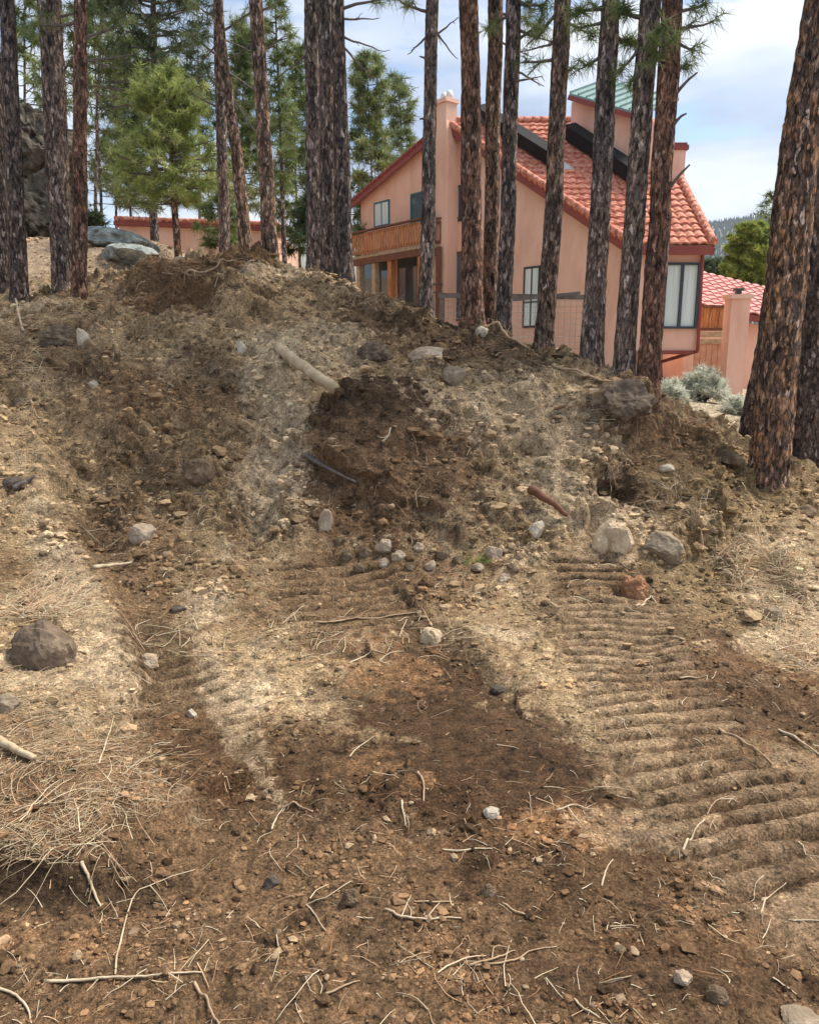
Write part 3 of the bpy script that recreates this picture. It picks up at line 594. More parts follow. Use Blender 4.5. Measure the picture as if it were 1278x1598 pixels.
# --- dark raised solar panels running down the roof
def R_(px, py, lift=0.0):
    n = A3(0, -SL, 1); n /= np.linalg.norm(n); return on_plane(px, py, e0+n*lift, n)
for (x0, y0, x1, y1, th) in ((742, 186, 856, 259, .34), (880, 217, 988, 290, .36)):
    p = R_(x0, y0, .12); q = R_(x1, y1, .12); d = (q-p); Ln = np.linalg.norm(d); d /= Ln
    n = A3(0, -SL, 1); n /= np.linalg.norm(n); side = np.cross(n, d); side /= np.linalg.norm(side)
    if side[1] < 0: side = -side
    mb = MB(); cc = (p+q)/2+n*th/2+side*.16; mb.box(cc, (Ln, .32, th), (d, side, n)); pb = mb.build('solar_panel', M['panel'], house)
    mb = MB(); mb.box((p+q)/2+n*(th+.02)+side*.16, (Ln+.08, .38, .04), (d, side, n)); mb.build('panel_trim', M['panel'], pb)
q = R_(884, 264, .05); mb = MB(); mb.add([q+A3(-.3,0,-.05), q+A3(.3,0,-.05), q+A3(.3,.5,.3), q+A3(-.3,.5,.3), q+A3(-.25,.15,.36), q+A3(-.25,.5,.42)], [(0,1,2,3),(0,4,5,3),(0,1,4),(1,2,5,4),(2,3,5)]); mb.build('roof_vent', M['metal'], house)
# --- windows
def gwin(px0, py0, px1, py1, frame='frame_dark', glass='curtain', mull=1, trans=None, name='window', off=0.0):
    c, s = gbox(px0, py0, px1, py1, .04+off, .12); w, d, h = s; t = .06
    mb = MB()
    for k in (-1, 1): mb.box(c+WD*k*(w/2-t/2), (t, d, h), AX); mb.box(c+A3(0,0,k*(h/2-t/2)), (w-2*t, d-.006, t), AX)
    for k in range(mull): mb.box(c+WD*((k+1)/(mull+1)-.5)*w, (t*.9, d-.02, h-2*t), AX)
    if trans: mb.box(c+A3(0,0,(trans-.5)*h), (w-2*t, d-.03, t), AX)
    f = mb.build(name, M[frame], house)
    mb = MB(); mb.box(c+WN*.035, (w-2*t, .02, h-2*t), AX); mb.build('pane', M[glass], f)
    return f
gwin(583, 317, 607, 351, 'teal', 'curtain', 1)
gwin(640, 303, 658, 345, 'teal', 'glass', 1, name='door')
gwin(709, 291, 719, 345, 'frame_dark', 'glass', 0, name='door')
gwin(817, 417, 839, 511, 'frame_dark', 'curtain', 1, .42)
gwin(852, 420, 862, 508, 'frame_dark', 'curtain', 0)
# bay window (frontal)
a = at(1037, 410, 20.0); b = at(1085, 513, 20.0)
mb = MB(); w = b[0]-a[0]; h = a[2]-b[2]; cx = (a[0]+b[0])/2; cz = (a[2]+b[2])/2
for k in (-1, 1): mb.box((cx+k*(w/2-.03), 20.0, cz), (.06, .14, h)); mb.box((cx, 20.0, cz+k*(h/2-.03)), (w-.12, .135, .06))
mb.box((cx, 20.0, cz), (.07, .12, h-.12)); f = mb.build('window', M['frame_dark'], house)
mb = MB(); mb.box((cx, 20.015, cz), (w-.12, .02, h-.12)); mb.build('pane', M['curtain'], f)
mb = MB(); mb.box((cx, 19.985, a[2]+.30), (w+.5, .03, .04)); mb.build('band', M['stucco_white'], house)
# drain pipe and trim under the bay
mb = MB(); g0 = at(1096, 392, 19.95); g1 = at(1088, 548, 19.95); g2 = at(1030, 565, 20.8); g3 = at(1032, 600, 20.9)
mb.tube([g0, g1], .045, 8); mb.tube([g1, g2], .045, 8); mb.tube([g2, g3], .045, 8); mb.box(((A0[0]+BX1[0])/2+.1, 19.99, zb-.03), (BX1[0]-A0[0]-.3, .1, .1)); mb.build('drain_pipe', M['fascia'], house)
# --- deck
dz = at(658, 383, 25.4)[2]; Cn = at(658, 345, 25.4); Hn = G(722, 345); Hn = A3(Hn[0], 25.4, 0)
Cn = A3(Cn[0], Cn[1], 0); lw = 4.6
Dl = Cn+WD*lw
mb = MB(); fl = [Cn+A3(0,0,dz-.08), A3(Hn[0]+.2, Hn[1], dz-.08), G(560, 390)*A3(1,1,0)+A3(0,0,dz-.08), Dl+A3(0,0,dz-.08)]
mb.prism(fl, (0, 0, .08)); dk = mb.build('deck', M['wood_pale'], house)
mb = MB(); mb.beam(Cn+A3(0,0,dz-.2), Dl+A3(0,0,dz-.2), .08, .22); mb.beam(Cn+A3(0,.02,dz-.2), Hn+A3(.1,.02,dz-.2), .08, .22); mb.build('rim_beam', M['wood_dark'], dk)
mb = MB(); rt = at(658, 341, 25.4)[2]
for p, q in ((Cn, Dl), (Cn+A3(.06,0,0), Hn)):
    mb.beam(p+A3(0,0,rt), q+A3(0,0,rt), .14, .05); mb.beam(p+A3(0,0,rt-.12), q+A3(0,0,rt-.12), .045, .1); mb.beam(p+A3(0,0,dz+.1), q+A3(0,0,dz+.1), .045, .09)
mb.build('handrail', M['wood_dark'], dk)
mb = MB()
for k in range(33): p = Cn+WD*(.1+k*.14); mb.box(p+A3(0,0,(rt+dz)/2-.02)+WN*.03, (.085, .022, rt-dz-.14), AX)
mb.build('railing_boards', M['wood'], dk)
mb = MB()
nb = 8
for k in range(nb): p = Cn+(Hn-Cn)*((k+.7)/nb); mb.box(p+A3(0,-.03,(rt+dz)/2-.02), (.05, .04, rt-dz-.14))
mb.build('balusters', M['wood_dark'], dk)
for k, (px, m_) in enumerate(((658, 'wood'), (611, 'wood'), (586, 'wood_pale'), (562, 'wood_pale'))):
    p = on_plane(px, 400, Cn-WN*.12, WN); mb = MB(); mb.box((p[0], p[1], (dz-.12)/2+.2), (.2, .2, dz-.5), AX); mb.build('post', M[m_], dk)
p = A3(Hn[0]-.75, 25.3, 0)
mb = MB(); mb.box((p[0], p[1], (dz)/2+.2), (.16, .16, dz-.5)); mb.build('post', M['wood_dark'], dk)
mb = MB()
for z in (.0, .25): mb.beam(A3(Cn[0]+.3, 25.3, dz-1.2-z), A3(Hn[0]-.3, 25.3, dz-1.2-z), .06, .07)
mb.build('lower_rail', M['wood_grey'], dk)
# recess under the deck: dark lower windows, the rightmost pane standing in for the recess's shade
for px0, px1 in ((566, 588), (592, 612), (620, 652), (680, 722)):
    gwin(px0, 398, px1, 500 if px0 > 600 else 470, 'wood_dark', 'glass', 0, off=.03)
# --- left wing: long low wall with tiled coping
lwb = empty('outbuilding', (-7, 26, 3), 'long low salmon wall of a building with red tiled coping behind the young pine', 'building')
a = at(186, 349, 24.0); b = at(430, 358, 24.0)
mb = MB(); mb.prism([(a[0], 24, 2), (b[0], 24, 2), (b[0], 24, b[2]), (a[0], 24, a[2])], (0, 5, 0)); mb.build('wall', M['stucco'], lwb)
mb = MB(); mb.beam(a+A3(-.1,-.06,.0), b+A3(.1,-.06,.0), .2, .12); mb.build('fascia', M['fascia'], lwb)
rake_tiles(a+A3(-.1,0,.06), b+A3(.1,0,.06), 26, .09).build('coping_tiles', M['tile'], lwb, smooth=True)
tiled('roof', a+A3(-.1,.02,.02), b+A3(.1,.02,.02), a+A3(-.1,3,.3), b+A3(.1,3,.3), M['tile'], lwb)
# --- right wing
rw = empty('garage', (12.5, 27, .2), 'low garage with faded pink tile roof right of the main house', 'garage')
p00 = at(1080, 474, 25.0); p10 = at(1215, 498, 25.0); p01 = at(1050, 414, 29.5); p11 = at(1250, 462, 29.5)
tiled('roof', p00, p10, p01, p11, M['tile_pink'], rw, bar=.34, course=.42)
mb = MB(); mb.beam(p00+A3(0,-.02,-.12), p10+A3(0,-.02,-.12), .06, .2); mb.beam(p10+A3(0,0,-.1), p11+A3(0,0,-.1), .06, .22); mb.build('fascia', M['fascia'], rw)
mb = MB(); mb.prism([(p00[0], 25.4, -.3), (p10[0]-.3, 25.4, -.3), (p10[0]-.3, 25.4, p10[2]-.2), (p00[0], 25.4, p00[2]-.2)], (0, 3.5, 0)); mb.build('wall', M['stucco_pink'], rw)
# pillar with lamp
pl = empty('pillar', at(1155, 620, 19.5), 'tall salmon stucco pillar with a small lamp on its cap at the right of the wooden gate', 'pillar')
a = at(1149, 466, 19.5); b = at(1178, 466, 19.5)
mb = MB(); cx = (a[0]+b[0])/2-.12; mb.box((cx, 19.7, a[2]/2-.1), (b[0]-a[0], .45, a[2]+.2-.0)); mb.build('shaft', M['stucco_pink'], pl)
mb = MB(); mb.box((cx, 19.7, a[2]+.05), (b[0]-a[0]+.1, .55, .1)); mb.build('cap', M['stucco'], pl)
mb = MB(); mb.box((cx+.0, 19.7, a[2]+.15), (.12, .12, .10)); mb.box((cx, 19.7, a[2]+.23), (.2, .2, .06)); mb.build('lamp', M['frame_dark'], pl)
# side deck railing and board gate
dk2 = empty('side_deck', at(1118, 520, 21), 'small raised wooden deck with plank railing between the house bay and the pillar', 'deck')
a = at(1094, 478, 21.0); b = at(1147, 478, 21.0); c_ = at(1094, 514, 21.0)[2]
mb = MB(); mb.beam(A3(a[0],21,a[2]), A3(b[0],21,a[2]), .08, .06); mb.beam(A3(a[0],21,c_), A3(b[0],21,c_), .08, .07); mb.box((b[0]-.02,21,(a[2]+c_)/2),(.08,.08,a[2]-c_+.02)); mb.build('railing_frame', M['wood_dark'], dk2)
mb = MB(); n = 11
for k in range(n): mb.box((a[0]+(b[0]-a[0])*(k+.5)/n, 21.05, (a[2]+c_)/2), ((b[0]-a[0])/n*.86, .03, a[2]-c_))
mb.build('railing_boards', M['wood'], dk2)
mb = MB(); mb.box(((a[0]+b[0])/2, 21.9, c_-.12), (b[0]-a[0], 1.9, .12)); mb.build('platform', M['wood_pale'], dk2)
gt = empty('gate', at(1115, 600, 20.6), 'vertical board wooden gate below the small side deck', 'gate')
t0 = at(1084, 533, 20.6); t1 = at(1147, 533, 20.6); mb = MB(); n = 7
for k in range(n): mb.box((t0[0]+(t1[0]-t0[0])*(k+.5)/n, 20.6, t0[2]/2), ((t1[0]-t0[0])/n*.92, .04, t0[2]))
mb.build('boards', mat('gate_board', (.6,.33,.2), .85, var=[(.50,.25,.14),(.68,.42,.28)], vscale=4), gt)
mb = MB(); mb.beam(A3(t0[0],20.56,t0[2]), A3(t1[0],20.56,t0[2]), .06, .12); mb.box((t1[0]-.05, 20.55, t0[2]/2), (.1,.1,t0[2])); mb.build('frame', M['wood_pale'], gt)
gr = empty('barbecue_grill', at(1105, 500, 21.5), 'covered grill standing on the small side deck', 'grill')
p = at(1102, 490, 21.5); mb = MB(); mb.box((p[0], 21.5, p[2]-.15), (.5, .35, .3)); mb.tube([(p[0]-.25,21.5,p[2]), (p[0]+.25,21.5,p[2])], .18, 10); mb.build('body', M['panel'], gr)
mb = MB(); mb.tube([(p[0]-.2,21.28,p[2]+.05), (p[0]+.2,21.28,p[2]+.05)], .02, 6); mb.build('handle', M['metal'], gr)
# --- rail and wire fence behind the heap
fn = empty('fence', at(800, 520, 13), 'grey rail fence with wire mesh between the pine trunks', 'fence')
def FP(px, py, Y=13.5): return at(px, py, Y)
mb = MB(); mb.beam(FP(684, 461), FP(925, 464), .05, .08); mb.beam(FP(800, 468), FP(905, 457,13.4), .04, .05); mb.build('rail', M['wood_grey'], fn)
for px in (690, 770, 862, 921): mb = MB(); a = FP(px, 457); mb.box((a[0], a[1]+.05, a[2]-.75), (.09, .09, 1.5)); mb.build('post', M['wood_grey'], fn)
mb = MB(); x0 = FP(690, 462)[0]; x1 = FP(921, 462)[0]; zt = FP(800, 462)[2]
for k in range(int((x1-x0)/.1)): mb.tube([(x0+k*.1, 13.47, zt), (x0+k*.1, 13.47, zt-1.4)], .003, 3, cap=False)
for k in range(14): mb.tube([(x0, 13.475, zt-.08-k*.1), (x1, 13.475, zt-.08-k*.1)], .003, 3, cap=False)
mb.build('wire_mesh', M['wire'], fn)
# ------------------------------------------------------------------ pines
RS = np.random.RandomState(11)
def trunk_mesh(base, pts, radii, material, seed, k=36, step=.035, top_ext=0, flare=.35):
    """trunk through world points pts; radii per point"""
    P = np.array(pts, float); L_ = np.sum(np.linalg.norm(np.diff(P, axis=0), axis=1)); n = int(L_/step)+2
    path = smooth_path(P, n); d = np.concatenate([[0], np.cumsum(np.linalg.norm(np.diff(P, axis=0), axis=1))]); s = np.linspace(0, d[-1], n)
    r = np.interp(s, d, radii); r = r*(1+flare*np.exp(-s/.22))
    path[:, 0] += .018*PN[seed % 6](s*.9+seed, s*0); path[:, 1] += .018*PN[(seed+1) % 6](s*.9+seed, s*0)
    th = np.linspace(0, 2*np.pi, k, endpoint=False); S, T = np.meshgrid(s, th, indexing='ij'); cx, sy = np.cos(T), np.sin(T)
    q = fbm(cx*2.6+seed, sy*2.6, S*3.2, o=3, k=1); pl = np.abs(fbm(cx*6+seed, sy*6, S*9, o=2, k=3)); low = fbm(cx*.9+seed, sy*.9, S*.8, o=2)
    nz = 1+.10*low+.13*q+.16*(pl-.2)
    V, F = tube_np(path, r, k, nz)
    return V, F
def tri_needles(c, d, n, L_, w, spread, rs):
    """n needles (triangles) from each tuft centre c, heading d"""
    N = len(c); C_ = np.repeat(c, n, 0); D = np.repeat(d, n, 0)
    v = rs.normal(size=(N*n, 3)); v /= np.linalg.norm(v, axis=1)[:, None]
    v = D*(1-spread)+v*spread*1.35; v /= np.linalg.norm(v, axis=1)[:, None]+1e-9
    o = rs.normal(size=(N*n, 3)); s = np.cross(v, o); s /= np.linalg.norm(s, axis=1)[:, None]+1e-9
    Ln = L_*(.6+.7*rs.rand(N*n, 1)); C2 = C_+D*(rs.rand(N*n, 1)-.5)*L_*.9
    V = np.stack([C2-s*w/2, C2+s*w/2, C2+v*Ln], 1).reshape(-1, 3)
    V[2::3, 2] -= 0.1*L_
    return V, np.arange(len(V)).reshape(-1, 3)
class Crown:
    def __init__(s): s.V = []; s.Q = []; s.T = []; s.n = 0
    def branch(s, path, r0, r1=.004, k=5):
        V, F = tube_np(path, np.linspace(r0, r1, len(path)), k); s.V.append(V); s.Q.append(F+s.n); s.n += len(V)
    def tufts(s, c, d, n, L_, w, spread=.6, rs=RS):
        if not len(c): return
        V, F = tri_needles(np.array(c, float), np.array(d, float), n, L_, w, spread, rs); s.V.append(V); s.T.append(F+s.n); s.n += len(V)
    def build(s, name, parent, wood, leaf, **kw):
        polys = []; mi = []
        if s.Q: q = np.vstack(s.Q); polys.append(q); mi += [0]*len(q)
        if s.T: t = np.vstack(s.T); polys.append(t); mi += [1]*len(t)
        return link(name, mk_mesh(name, np.vstack(s.V), polys, [wood, leaf], midx=mi), parent, **kw)
def limb(cr, p0, d, L_, rs, r=.02, tuft_n=26, nl=.17, nw=.012, droop=.25, dens=6, subs=4, start=.35, bare=False, tsp=.6):
    """a limb that droops, forks and carries needle tufts on its outer part"""
    d = np.array(d, float); d /= np.linalg.norm(d); n = 8; t = np.linspace(0, 1, n)[:, None]
    side = np.cross(d, (0, 0, 1)); side /= np.linalg.norm(side)+1e-9
    path = p0+d*L_*t+A3(0, 0, 1)*(-droop*L_*t**2+.18*L_*t**3)+side*L_*.10*rs.randn()*t**2+np.cumsum(rs.randn(n, 3)*.012*L_, 0)*(t > .1)
    cr.branch(path, r, r*.25); cs = []; ds = []
    def put(pt, dr):
        cs.append(pt); ds.append(dr)
    for q in range(int(dens*L_)+1):
        u = start+(1-start)*rs.rand(); i = min(int(u*(n-1)), n-2); pt = path[i]+(path[i+1]-path[i])*(u*(n-1)-i)
        sg = 1 if rs.rand() < .5 else -1; dr = d*.7+side*sg*(.5+.6*rs.rand())+A3(0, 0, .35*rs.randn()); dr /= np.linalg.norm(dr)
        ls = L_*(.12+.25*rs.rand())*(1.15-u*.6); e = pt+dr*ls+A3(0, 0, rs.randn()*.05*L_)
        mid = (pt+e)/2+rs.randn(3)*.05*ls
        cr.branch(np.array([pt, mid, e]), r*.35, .003, 3)
        if not bare:
            put(e, dr); put(mid+(e-mid)*.45, dr)
    if not bare: put(path[-1], d); cr.tufts(cs, ds, tuft_n, nl, nw, tsp, rs)
    return path
ALLP = []
def pine(label, base, top, wb, wt, Y, bark='bark', seed=0, via=(), branches=(), crown=None, group='pine trunks on and behind the heap', zext=3.5, ytop=None, stubs=(), name='pine_tree', k=36, needle='needle_mid'):
    """base/top: photo pixels of the trunk axis; wb/wt: widths in photo px; Y: distance"""
    p0 = at(base[0], base[1], Y); yt = Y if ytop is None else ytop
    pz = drop(p0[0], p0[1])[0]
    pts = [p0]+[at(q[0], q[1], Y) for q in via]+[at(top[0], top[1], yt)]
    d = pts[-1]-pts[-2]; d /= np.linalg.norm(d)
    lowest = p0+(p0-pts[1])/np.linalg.norm(p0-pts[1])*max(.12, (p0[2]-pz)+.12); 
    # extend the stem above the frame
    wpx = [wb]+[wb+(wt-wb)*(base[1]-q[1])/(base[1]-top[1]) for q in via]+[wt]
    rad = [w/2/FPX*Y*.94 for w in wpx]
    ext = pts[-1]+d*zext
    pts2 = [lowest]+pts+([ext] if zext else []); rad2 = [rad[0]]+rad+([rad[-1]*.62] if zext else [])
    root = empty(name, (lowest[0], lowest[1], pz), label, 'tree', group)
    V, F = trunk_mesh(None, pts2, rad2, None, seed, k=k, flare=.42)
    link('trunk', mk_mesh('trunk', V, [F], M[bark], smooth=True), root)
    if branches or stubs or zext:
        cr = Crown(); rs = np.random.RandomState(seed+50); anyT = False
        for br in branches:
            (ax, ay), (bx, by), kind = br[:3]; dY = br[3] if len(br) > 3 else 0
            a = at(ax, ay, Y); b = at(bx, by, Y+dY); Lb = np.linalg.norm(b-a)
            if kind == 'dead': limb(cr, a, b-a+A3(0,0,.12*Lb), Lb, rs, r=.016, dens=5, subs=4, start=.2, bare=True, droop=.2)
            elif kind == 'leaf': limb(cr, a, b-a+A3(0,0,.1*Lb), Lb, rs, r=.022, dens=7, tuft_n=26, nl=.15, nw=.0065, start=.3, droop=.15, tsp=.75); anyT = True
            elif kind == 'thick': limb(cr, a, b-a+A3(0,0,.1*Lb), Lb, rs, r=.03, dens=11, tuft_n=34, nl=.16, nw=.009, start=.15, droop=.15, tsp=.85); anyT = True
        for (ax, ay), (bx, by) in stubs:
            a = at(ax, ay, Y-.05); b = at(bx, by, Y-.1); cr.branch(smooth_path([a, (a+b)/2+A3(0,0,.02), b], 4), .02, .008)
        if zext:   # limbs above the frame
            for q in range(11):
                u = .2+.8*q/11; pt = pts[-1]+d*zext*u; az = rs.rand()*6.28
                limb(cr, pt, (math.cos(az), math.sin(az), .25), 1.5*(1.25-u), rs, r=.03, dens=4, tuft_n=9, nl=.24, nw=.03, tsp=.8)
        cr.build('crown', root, M['twig'], M[needle])
    return root
P = pine
P('dark pine trunk at the far left edge, leaning left in front of the rocks', (32,474), (11,-40), 27, 20, 9.6, 'bark_dark', 1)
P('slim dark pine trunk cut by the left edge, behind the leaning one', (6,452), (-14,-40), 22, 18, 10.6, 'bark_dark', 2)
P('thick grey brown pine trunk leaning left, second clump from the left edge', (101,458), (75,-40), 35, 33, 9.9, 'bark_grey', 3, branches=[((92,120),(135,60),'dead'),((80,30),(140,20),'leaf'),((95,200),(140,215),'dead')])
P('thin straight reddish pine trunk touching the thick grey one', (125,466), (126,-40), 23, 18, 9.5, 'bark_red', 4, branches=[((127,60),(200,30),'leaf'),((127,90),(190,120),'dead'),((127,35),(60,50),'leaf'),((127,100),(220,85),'dead')])
P('slim brown pine trunk rising behind the young pine, bare of limbs low down', (349,330), (340,-40), 17, 14, 12.8, 'bark_grey', 5, branches=[((345,60),(400,90),'dead'),((345,90),(290,60),'leaf'),((346,170),(296,150),'leaf'),((342,30),(300,10),'leaf')])
P('slim pine trunk with a gentle bow, standing left of the crest', (384,394), (338,-40), 21, 12, 11.4, 'bark', 6, via=[(370,240),(352,120)], branches=[((352,110),(420,160),'dead'),((350,60),(300,110),'dead'),((360,150),(420,230),'dead'),((345,50),(400,20),'leaf')])
P('brown pine trunk leaning left at the left part of the heap crest', (423,402), (397,-40), 26, 19, 10.6, 'bark', 7, branches=[((405,80),(450,50),'dead'),((402,60),(350,100),'dead'),((400,20),(440,5),'leaf')])
P('left one of three pine trunks standing close together on the crest', (492,420), (486,-40), 28, 20, 10.2, 'bark_grey', 8, branches=[((488,80),(440,130),'dead'),((487,60),(520,20),'leaf')])
P('middle one of three pine trunks standing close together on the crest', (514,432), (507,-40), 27, 23, 9.9, 'bark_grey', 9)
P('right one of three close pine trunks, nearly black bark', (537,436), (527,-40), 31, 17, 9.6, 'bark_dark', 10, branches=[((532,55),(600,85),'dead'),((530,30),(590,40),'dead'),((530,70),(575,120),'dead'),((530,15),(620,10),'leaf')])
P('slender pine trunk in front of the stucco chimney and the deck corner', (665,492), (675,-40), 25, 18, 9.3, 'bark_grey', 11, branches=[((672,60),(720,30),'dead'),((672,50),(640,90),'dead'),((674,20),(610,5),'leaf'),((672,40),(715,95),'dead')], stubs=[((667,190),(655,186)),((672,100),(655,88))])
P('thick red brown pine trunk right of the deck, foot behind the crest rocks', (738,505), (731,-40), 37, 27, 9.0, 'bark_red', 12)
P('brown pine trunk half hidden behind the thick red brown one', (764,512), (774,-40), 24, 22, 9.8, 'bark', 13, branches=[((768,60),(830,95),'dead'),((770,20),(830,35),'leaf')], stubs=[((756,196),(745,176))])
P('straight grey pine trunk in front of the tiled rake of the roof', (786,520), (803,-40), 25, 22, 8.8, 'bark_dark', 14, branches=[((800,45),(860,75),'leaf'),((797,110),(850,135),'dead'),((800,70),(850,40),'leaf'),((795,130),(850,125),'dead'),((802,20),(760,50),'leaf'),((802,5),(850,20),'thick')])
P('grey brown pine trunk before the lower bedroom window of the house', (849,540), (880,-40), 29, 24, 8.4, 'bark', 15, via=[(859,400)], branches=[((876,60),(810,90),'dead'),((872,120),(900,105),'leaf'),((877,30),(925,60),'leaf'),((878,10),(830,70),'leaf'),((874,90),(815,105),'leaf')])
P('grey pine trunk where the wire fence ends, bark of fine pale plates', (922,583), (955,-40), 38, 26, 8.0, 'bark_grey', 16, branches=[((950,30),(900,45),'leaf'),((950,55),(990,75),'thick'),((950,10),(900,20),'thick'),((947,80),(905,110),'leaf')])
P('dark pine trunk left of the bay window, crossing its neighbour higher up', (972,592), (1018,-40), 33, 30, 7.8, 'bark_grey', 17, via=[(985,400)], branches=[((1008,60),(965,120),'leaf'),((1012,30),(960,20),'thick'),((1005,90),(985,135),'leaf')])
P('red brown pine trunk with a green tuft and broken dead stubs beside the bay window', (1010,606), (1052,-40), 36, 30, 7.6, 'bark_red', 18, via=[(1024,400)], branches=[((1045,50),(1112,42),'leaf'),((1048,20),(1100,15),'leaf'),((1040,100),(1030,60),'thick',-.4),((1044,60),(1085,85),'leaf'),((1042,110),(1075,110),'leaf')], stubs=[((1050,152),(1088,113)),((1050,196),(1071,177)),((1040,300),(1076,257))], needle='needle_mid')
P('big orange barked pine trunk leaning right, closest on the right side', (1194,770), (1292,-40), 62, 54, 7.0, 'bark_orange', 19, via=[(1212,600),(1226,447),(1246,250)], k=56, zext=3, stubs=[((1262,100),(1242,85))])
P('dark pine trunk directly behind the big orange barked one', (1182,660), (1294,-40), 48, 44, 9.2, 'bark_dark', 20, via=[(1214,470)], zext=3, stubs=[((1205,310),(1196,302))])
P('dark grey pine trunk cut by the right edge of the view', (1258,704), (1302,-40), 56, 46, 8.6, 'bark_dark', 21, zext=3)

def fir(label, bx, by, tx, ty, w, Y, leaf, seed, nb=46, trunk=6, bark='bark_grey', tn=20, nl=.2, nw=.02, lowest=.1, shape='cone', dens=6, group='smaller pines behind the heap', tsp=.75, name='pine_tree', skirt=1.0):
    """a whole tree: base, top and crown width in photo pixels"""
    p0 = at(bx, by, Y); p1 = at(tx, ty, Y); gz = drop(p0[0], p0[1])[0]; low = A3(p0[0], p0[1], min(p0[2], gz)-.1)
    root = empty(name, (low[0], low[1], low[2]+.1), label, 'tree', group); rs = np.random.RandomState(seed)
    pts = smooth_path([low, p0, (p0+p1)/2+A3(rs.randn()*.05, 0, 0), p1], 14); tr = trunk/2/FPX*Y
    V, F = trunk_mesh(None, pts, np.linspace(tr, tr*.15, 14), None, seed, k=12, step=.12, flare=.1)
    link('trunk', mk_mesh('trunk', V, [F], M[bark], smooth=True), root)
    cr = Crown(); R = w/2/FPX*Y; Hh = np.linalg.norm(p1-p0)
    for q in range(nb):
        u = lowest+(1-lowest)*((q+rs.rand())/nb); pt = p0+(p1-p0)*u; az = q*2.4+rs.rand()*.9
        if shape == 'cone': rr = R*(1.05-.95*(u-lowest)/(1-lowest))
        elif shape == 'round': v = (u-lowest)/(1-lowest); rr = R*np.sqrt(max(.04, 1-(2*v-.85)**2/1.4))
        else: v = (u-lowest)/(1-lowest); rr = R*(.55+.6*math.sin(v*7+seed)**2)*(1.1-.75*v)
        rr *= .65+.5*rs.rand()
        limb(cr, pt, (math.cos(az), math.sin(az), .30 if u > .5 else .12), rr, rs, r=max(.01, tr*.3), dens=dens/max(.5, rr)*.9, tuft_n=tn, nl=nl, nw=nw, tsp=tsp, start=.2)
    cr.build('crown', root, M['twig'], M[leaf])
    return root
fir('bushy bright green young pine with orange stem in front of the low building', 279, 405, 262, 108, 205, 14.5, 'needle_bright', 31, nb=105, trunk=13, bark='bark_orange', tn=17, nl=.14, nw=.013, lowest=.30, shape='wild', dens=9, tsp=.85)
fir('small bright pine sapling beside the stem of the bushy young pine', 345, 400, 352, 300, 70, 13.5, 'needle_mid', 32, nb=26, trunk=5, tn=22, nl=.14, nw=.014, shape='round', dens=5)
fir('thin blue green pine left of the bushy young pine', 182, 345, 186, 140, 90, 27, 'needle_mid', 33, nb=36, trunk=5, tn=12, nl=.26, nw=.022, shape='wild', dens=4)
fir('slender dark pine with sparse short limbs behind the crest', 444, 400, 428, -30, 70, 17, 'needle_mid', 34, nb=44, trunk=9, bark='bark_dark', tn=18, nl=.22, nw=.018, lowest=.25, shape='wild', dens=4.5)
fir('dark green pine showing left of the three close trunks', 468, 395, 462, 70, 95, 23, 'needle_mid', 35, nb=54, trunk=5, tn=18, nl=.28, nw=.028, shape='wild', dens=6)
fir('broad pine between the three close trunks and the house', 585, 440, 572, 88, 120, 31, 'needle_mid', 36, nb=64, trunk=5, tn=18, nl=.36, nw=.036, shape='wild', dens=7)
fir('pale pine top rising behind the left roof edge of the house', 632, 330, 622, 118, 84, 36, 'needle_mid', 37, nb=44, trunk=5, tn=14, nl=.38, nw=.034, shape='wild', dens=6)
fir('low dark young fir below the left deck end', 487, 405, 487, 300, 90, 21, 'needle_dark', 38, nb=30, trunk=4, tn=20, nl=.26, nw=.03, shape='cone', dens=6)
fir('dark old pine with hanging limbs behind the young pine', 240, 330, 236, -120, 230, 17.5, 'needle_dark', 39, nb=70, trunk=14, bark='bark_grey', tn=16, nl=.24, nw=.018, lowest=.38, shape='wild', dens=5)
fir('light green pine showing between the trunks at the left edge', 42, 300, 40, -80, 170, 19, 'needle_mid', 40, nb=50, trunk=6, tn=16, nl=.26, nw=.022, lowest=.15, shape='wild', dens=4.5)
fir('dark bushy young fir beside the rock slabs', 150, 392, 148, 330, 60, 18, 'needle_dark', 41, nb=22, trunk=4, tn=20, nl=.2, nw=.025, shape='cone', dens=6)
fir('dark green pine behind the thin reddish trunk', 160, 350, 140, -60, 110, 24, 'needle_mid', 42, nb=44, trunk=5, tn=12, nl=.3, nw=.022, shape='wild', dens=4)
fir('pine with sparse dark limbs seen high between the left trunks', 312, 330, 306, -60, 100, 25, 'needle_dark', 46, nb=44, trunk=5, tn=13, nl=.32, nw=.026, shape='wild', dens=5)
fir('mid green pine filling the gap left of the bushy young pine', 205, 345, 200, 60, 130, 28, 'needle_mid', 47, nb=70, trunk=5, tn=20, nl=.30, nw=.028, lowest=.08, shape='wild', dens=6)
fir('olive pine behind the slim bowed trunk', 378, 345, 384, 40, 120, 28, 'needle_mid', 48, nb=70, trunk=5, tn=20, nl=.32, nw=.030, lowest=.08, shape='wild', dens=6)
fir('pine crown high up between the left trunks and the young pine', 150, 330, 165, -110, 170, 22, 'needle_mid', 49, nb=60, trunk=6, tn=18, nl=.26, nw=.024, lowest=.42, shape='wild', dens=6)
fir('rounded yellow green tree beyond the garage roof', 1172, 470, 1176, 352, 84, 33, 'needle_yellow', 43, nb=80, trunk=4, tn=26, nl=.22, nw=.06, lowest=.05, shape='round', dens=9, group='trees beyond the garage', tsp=.9)
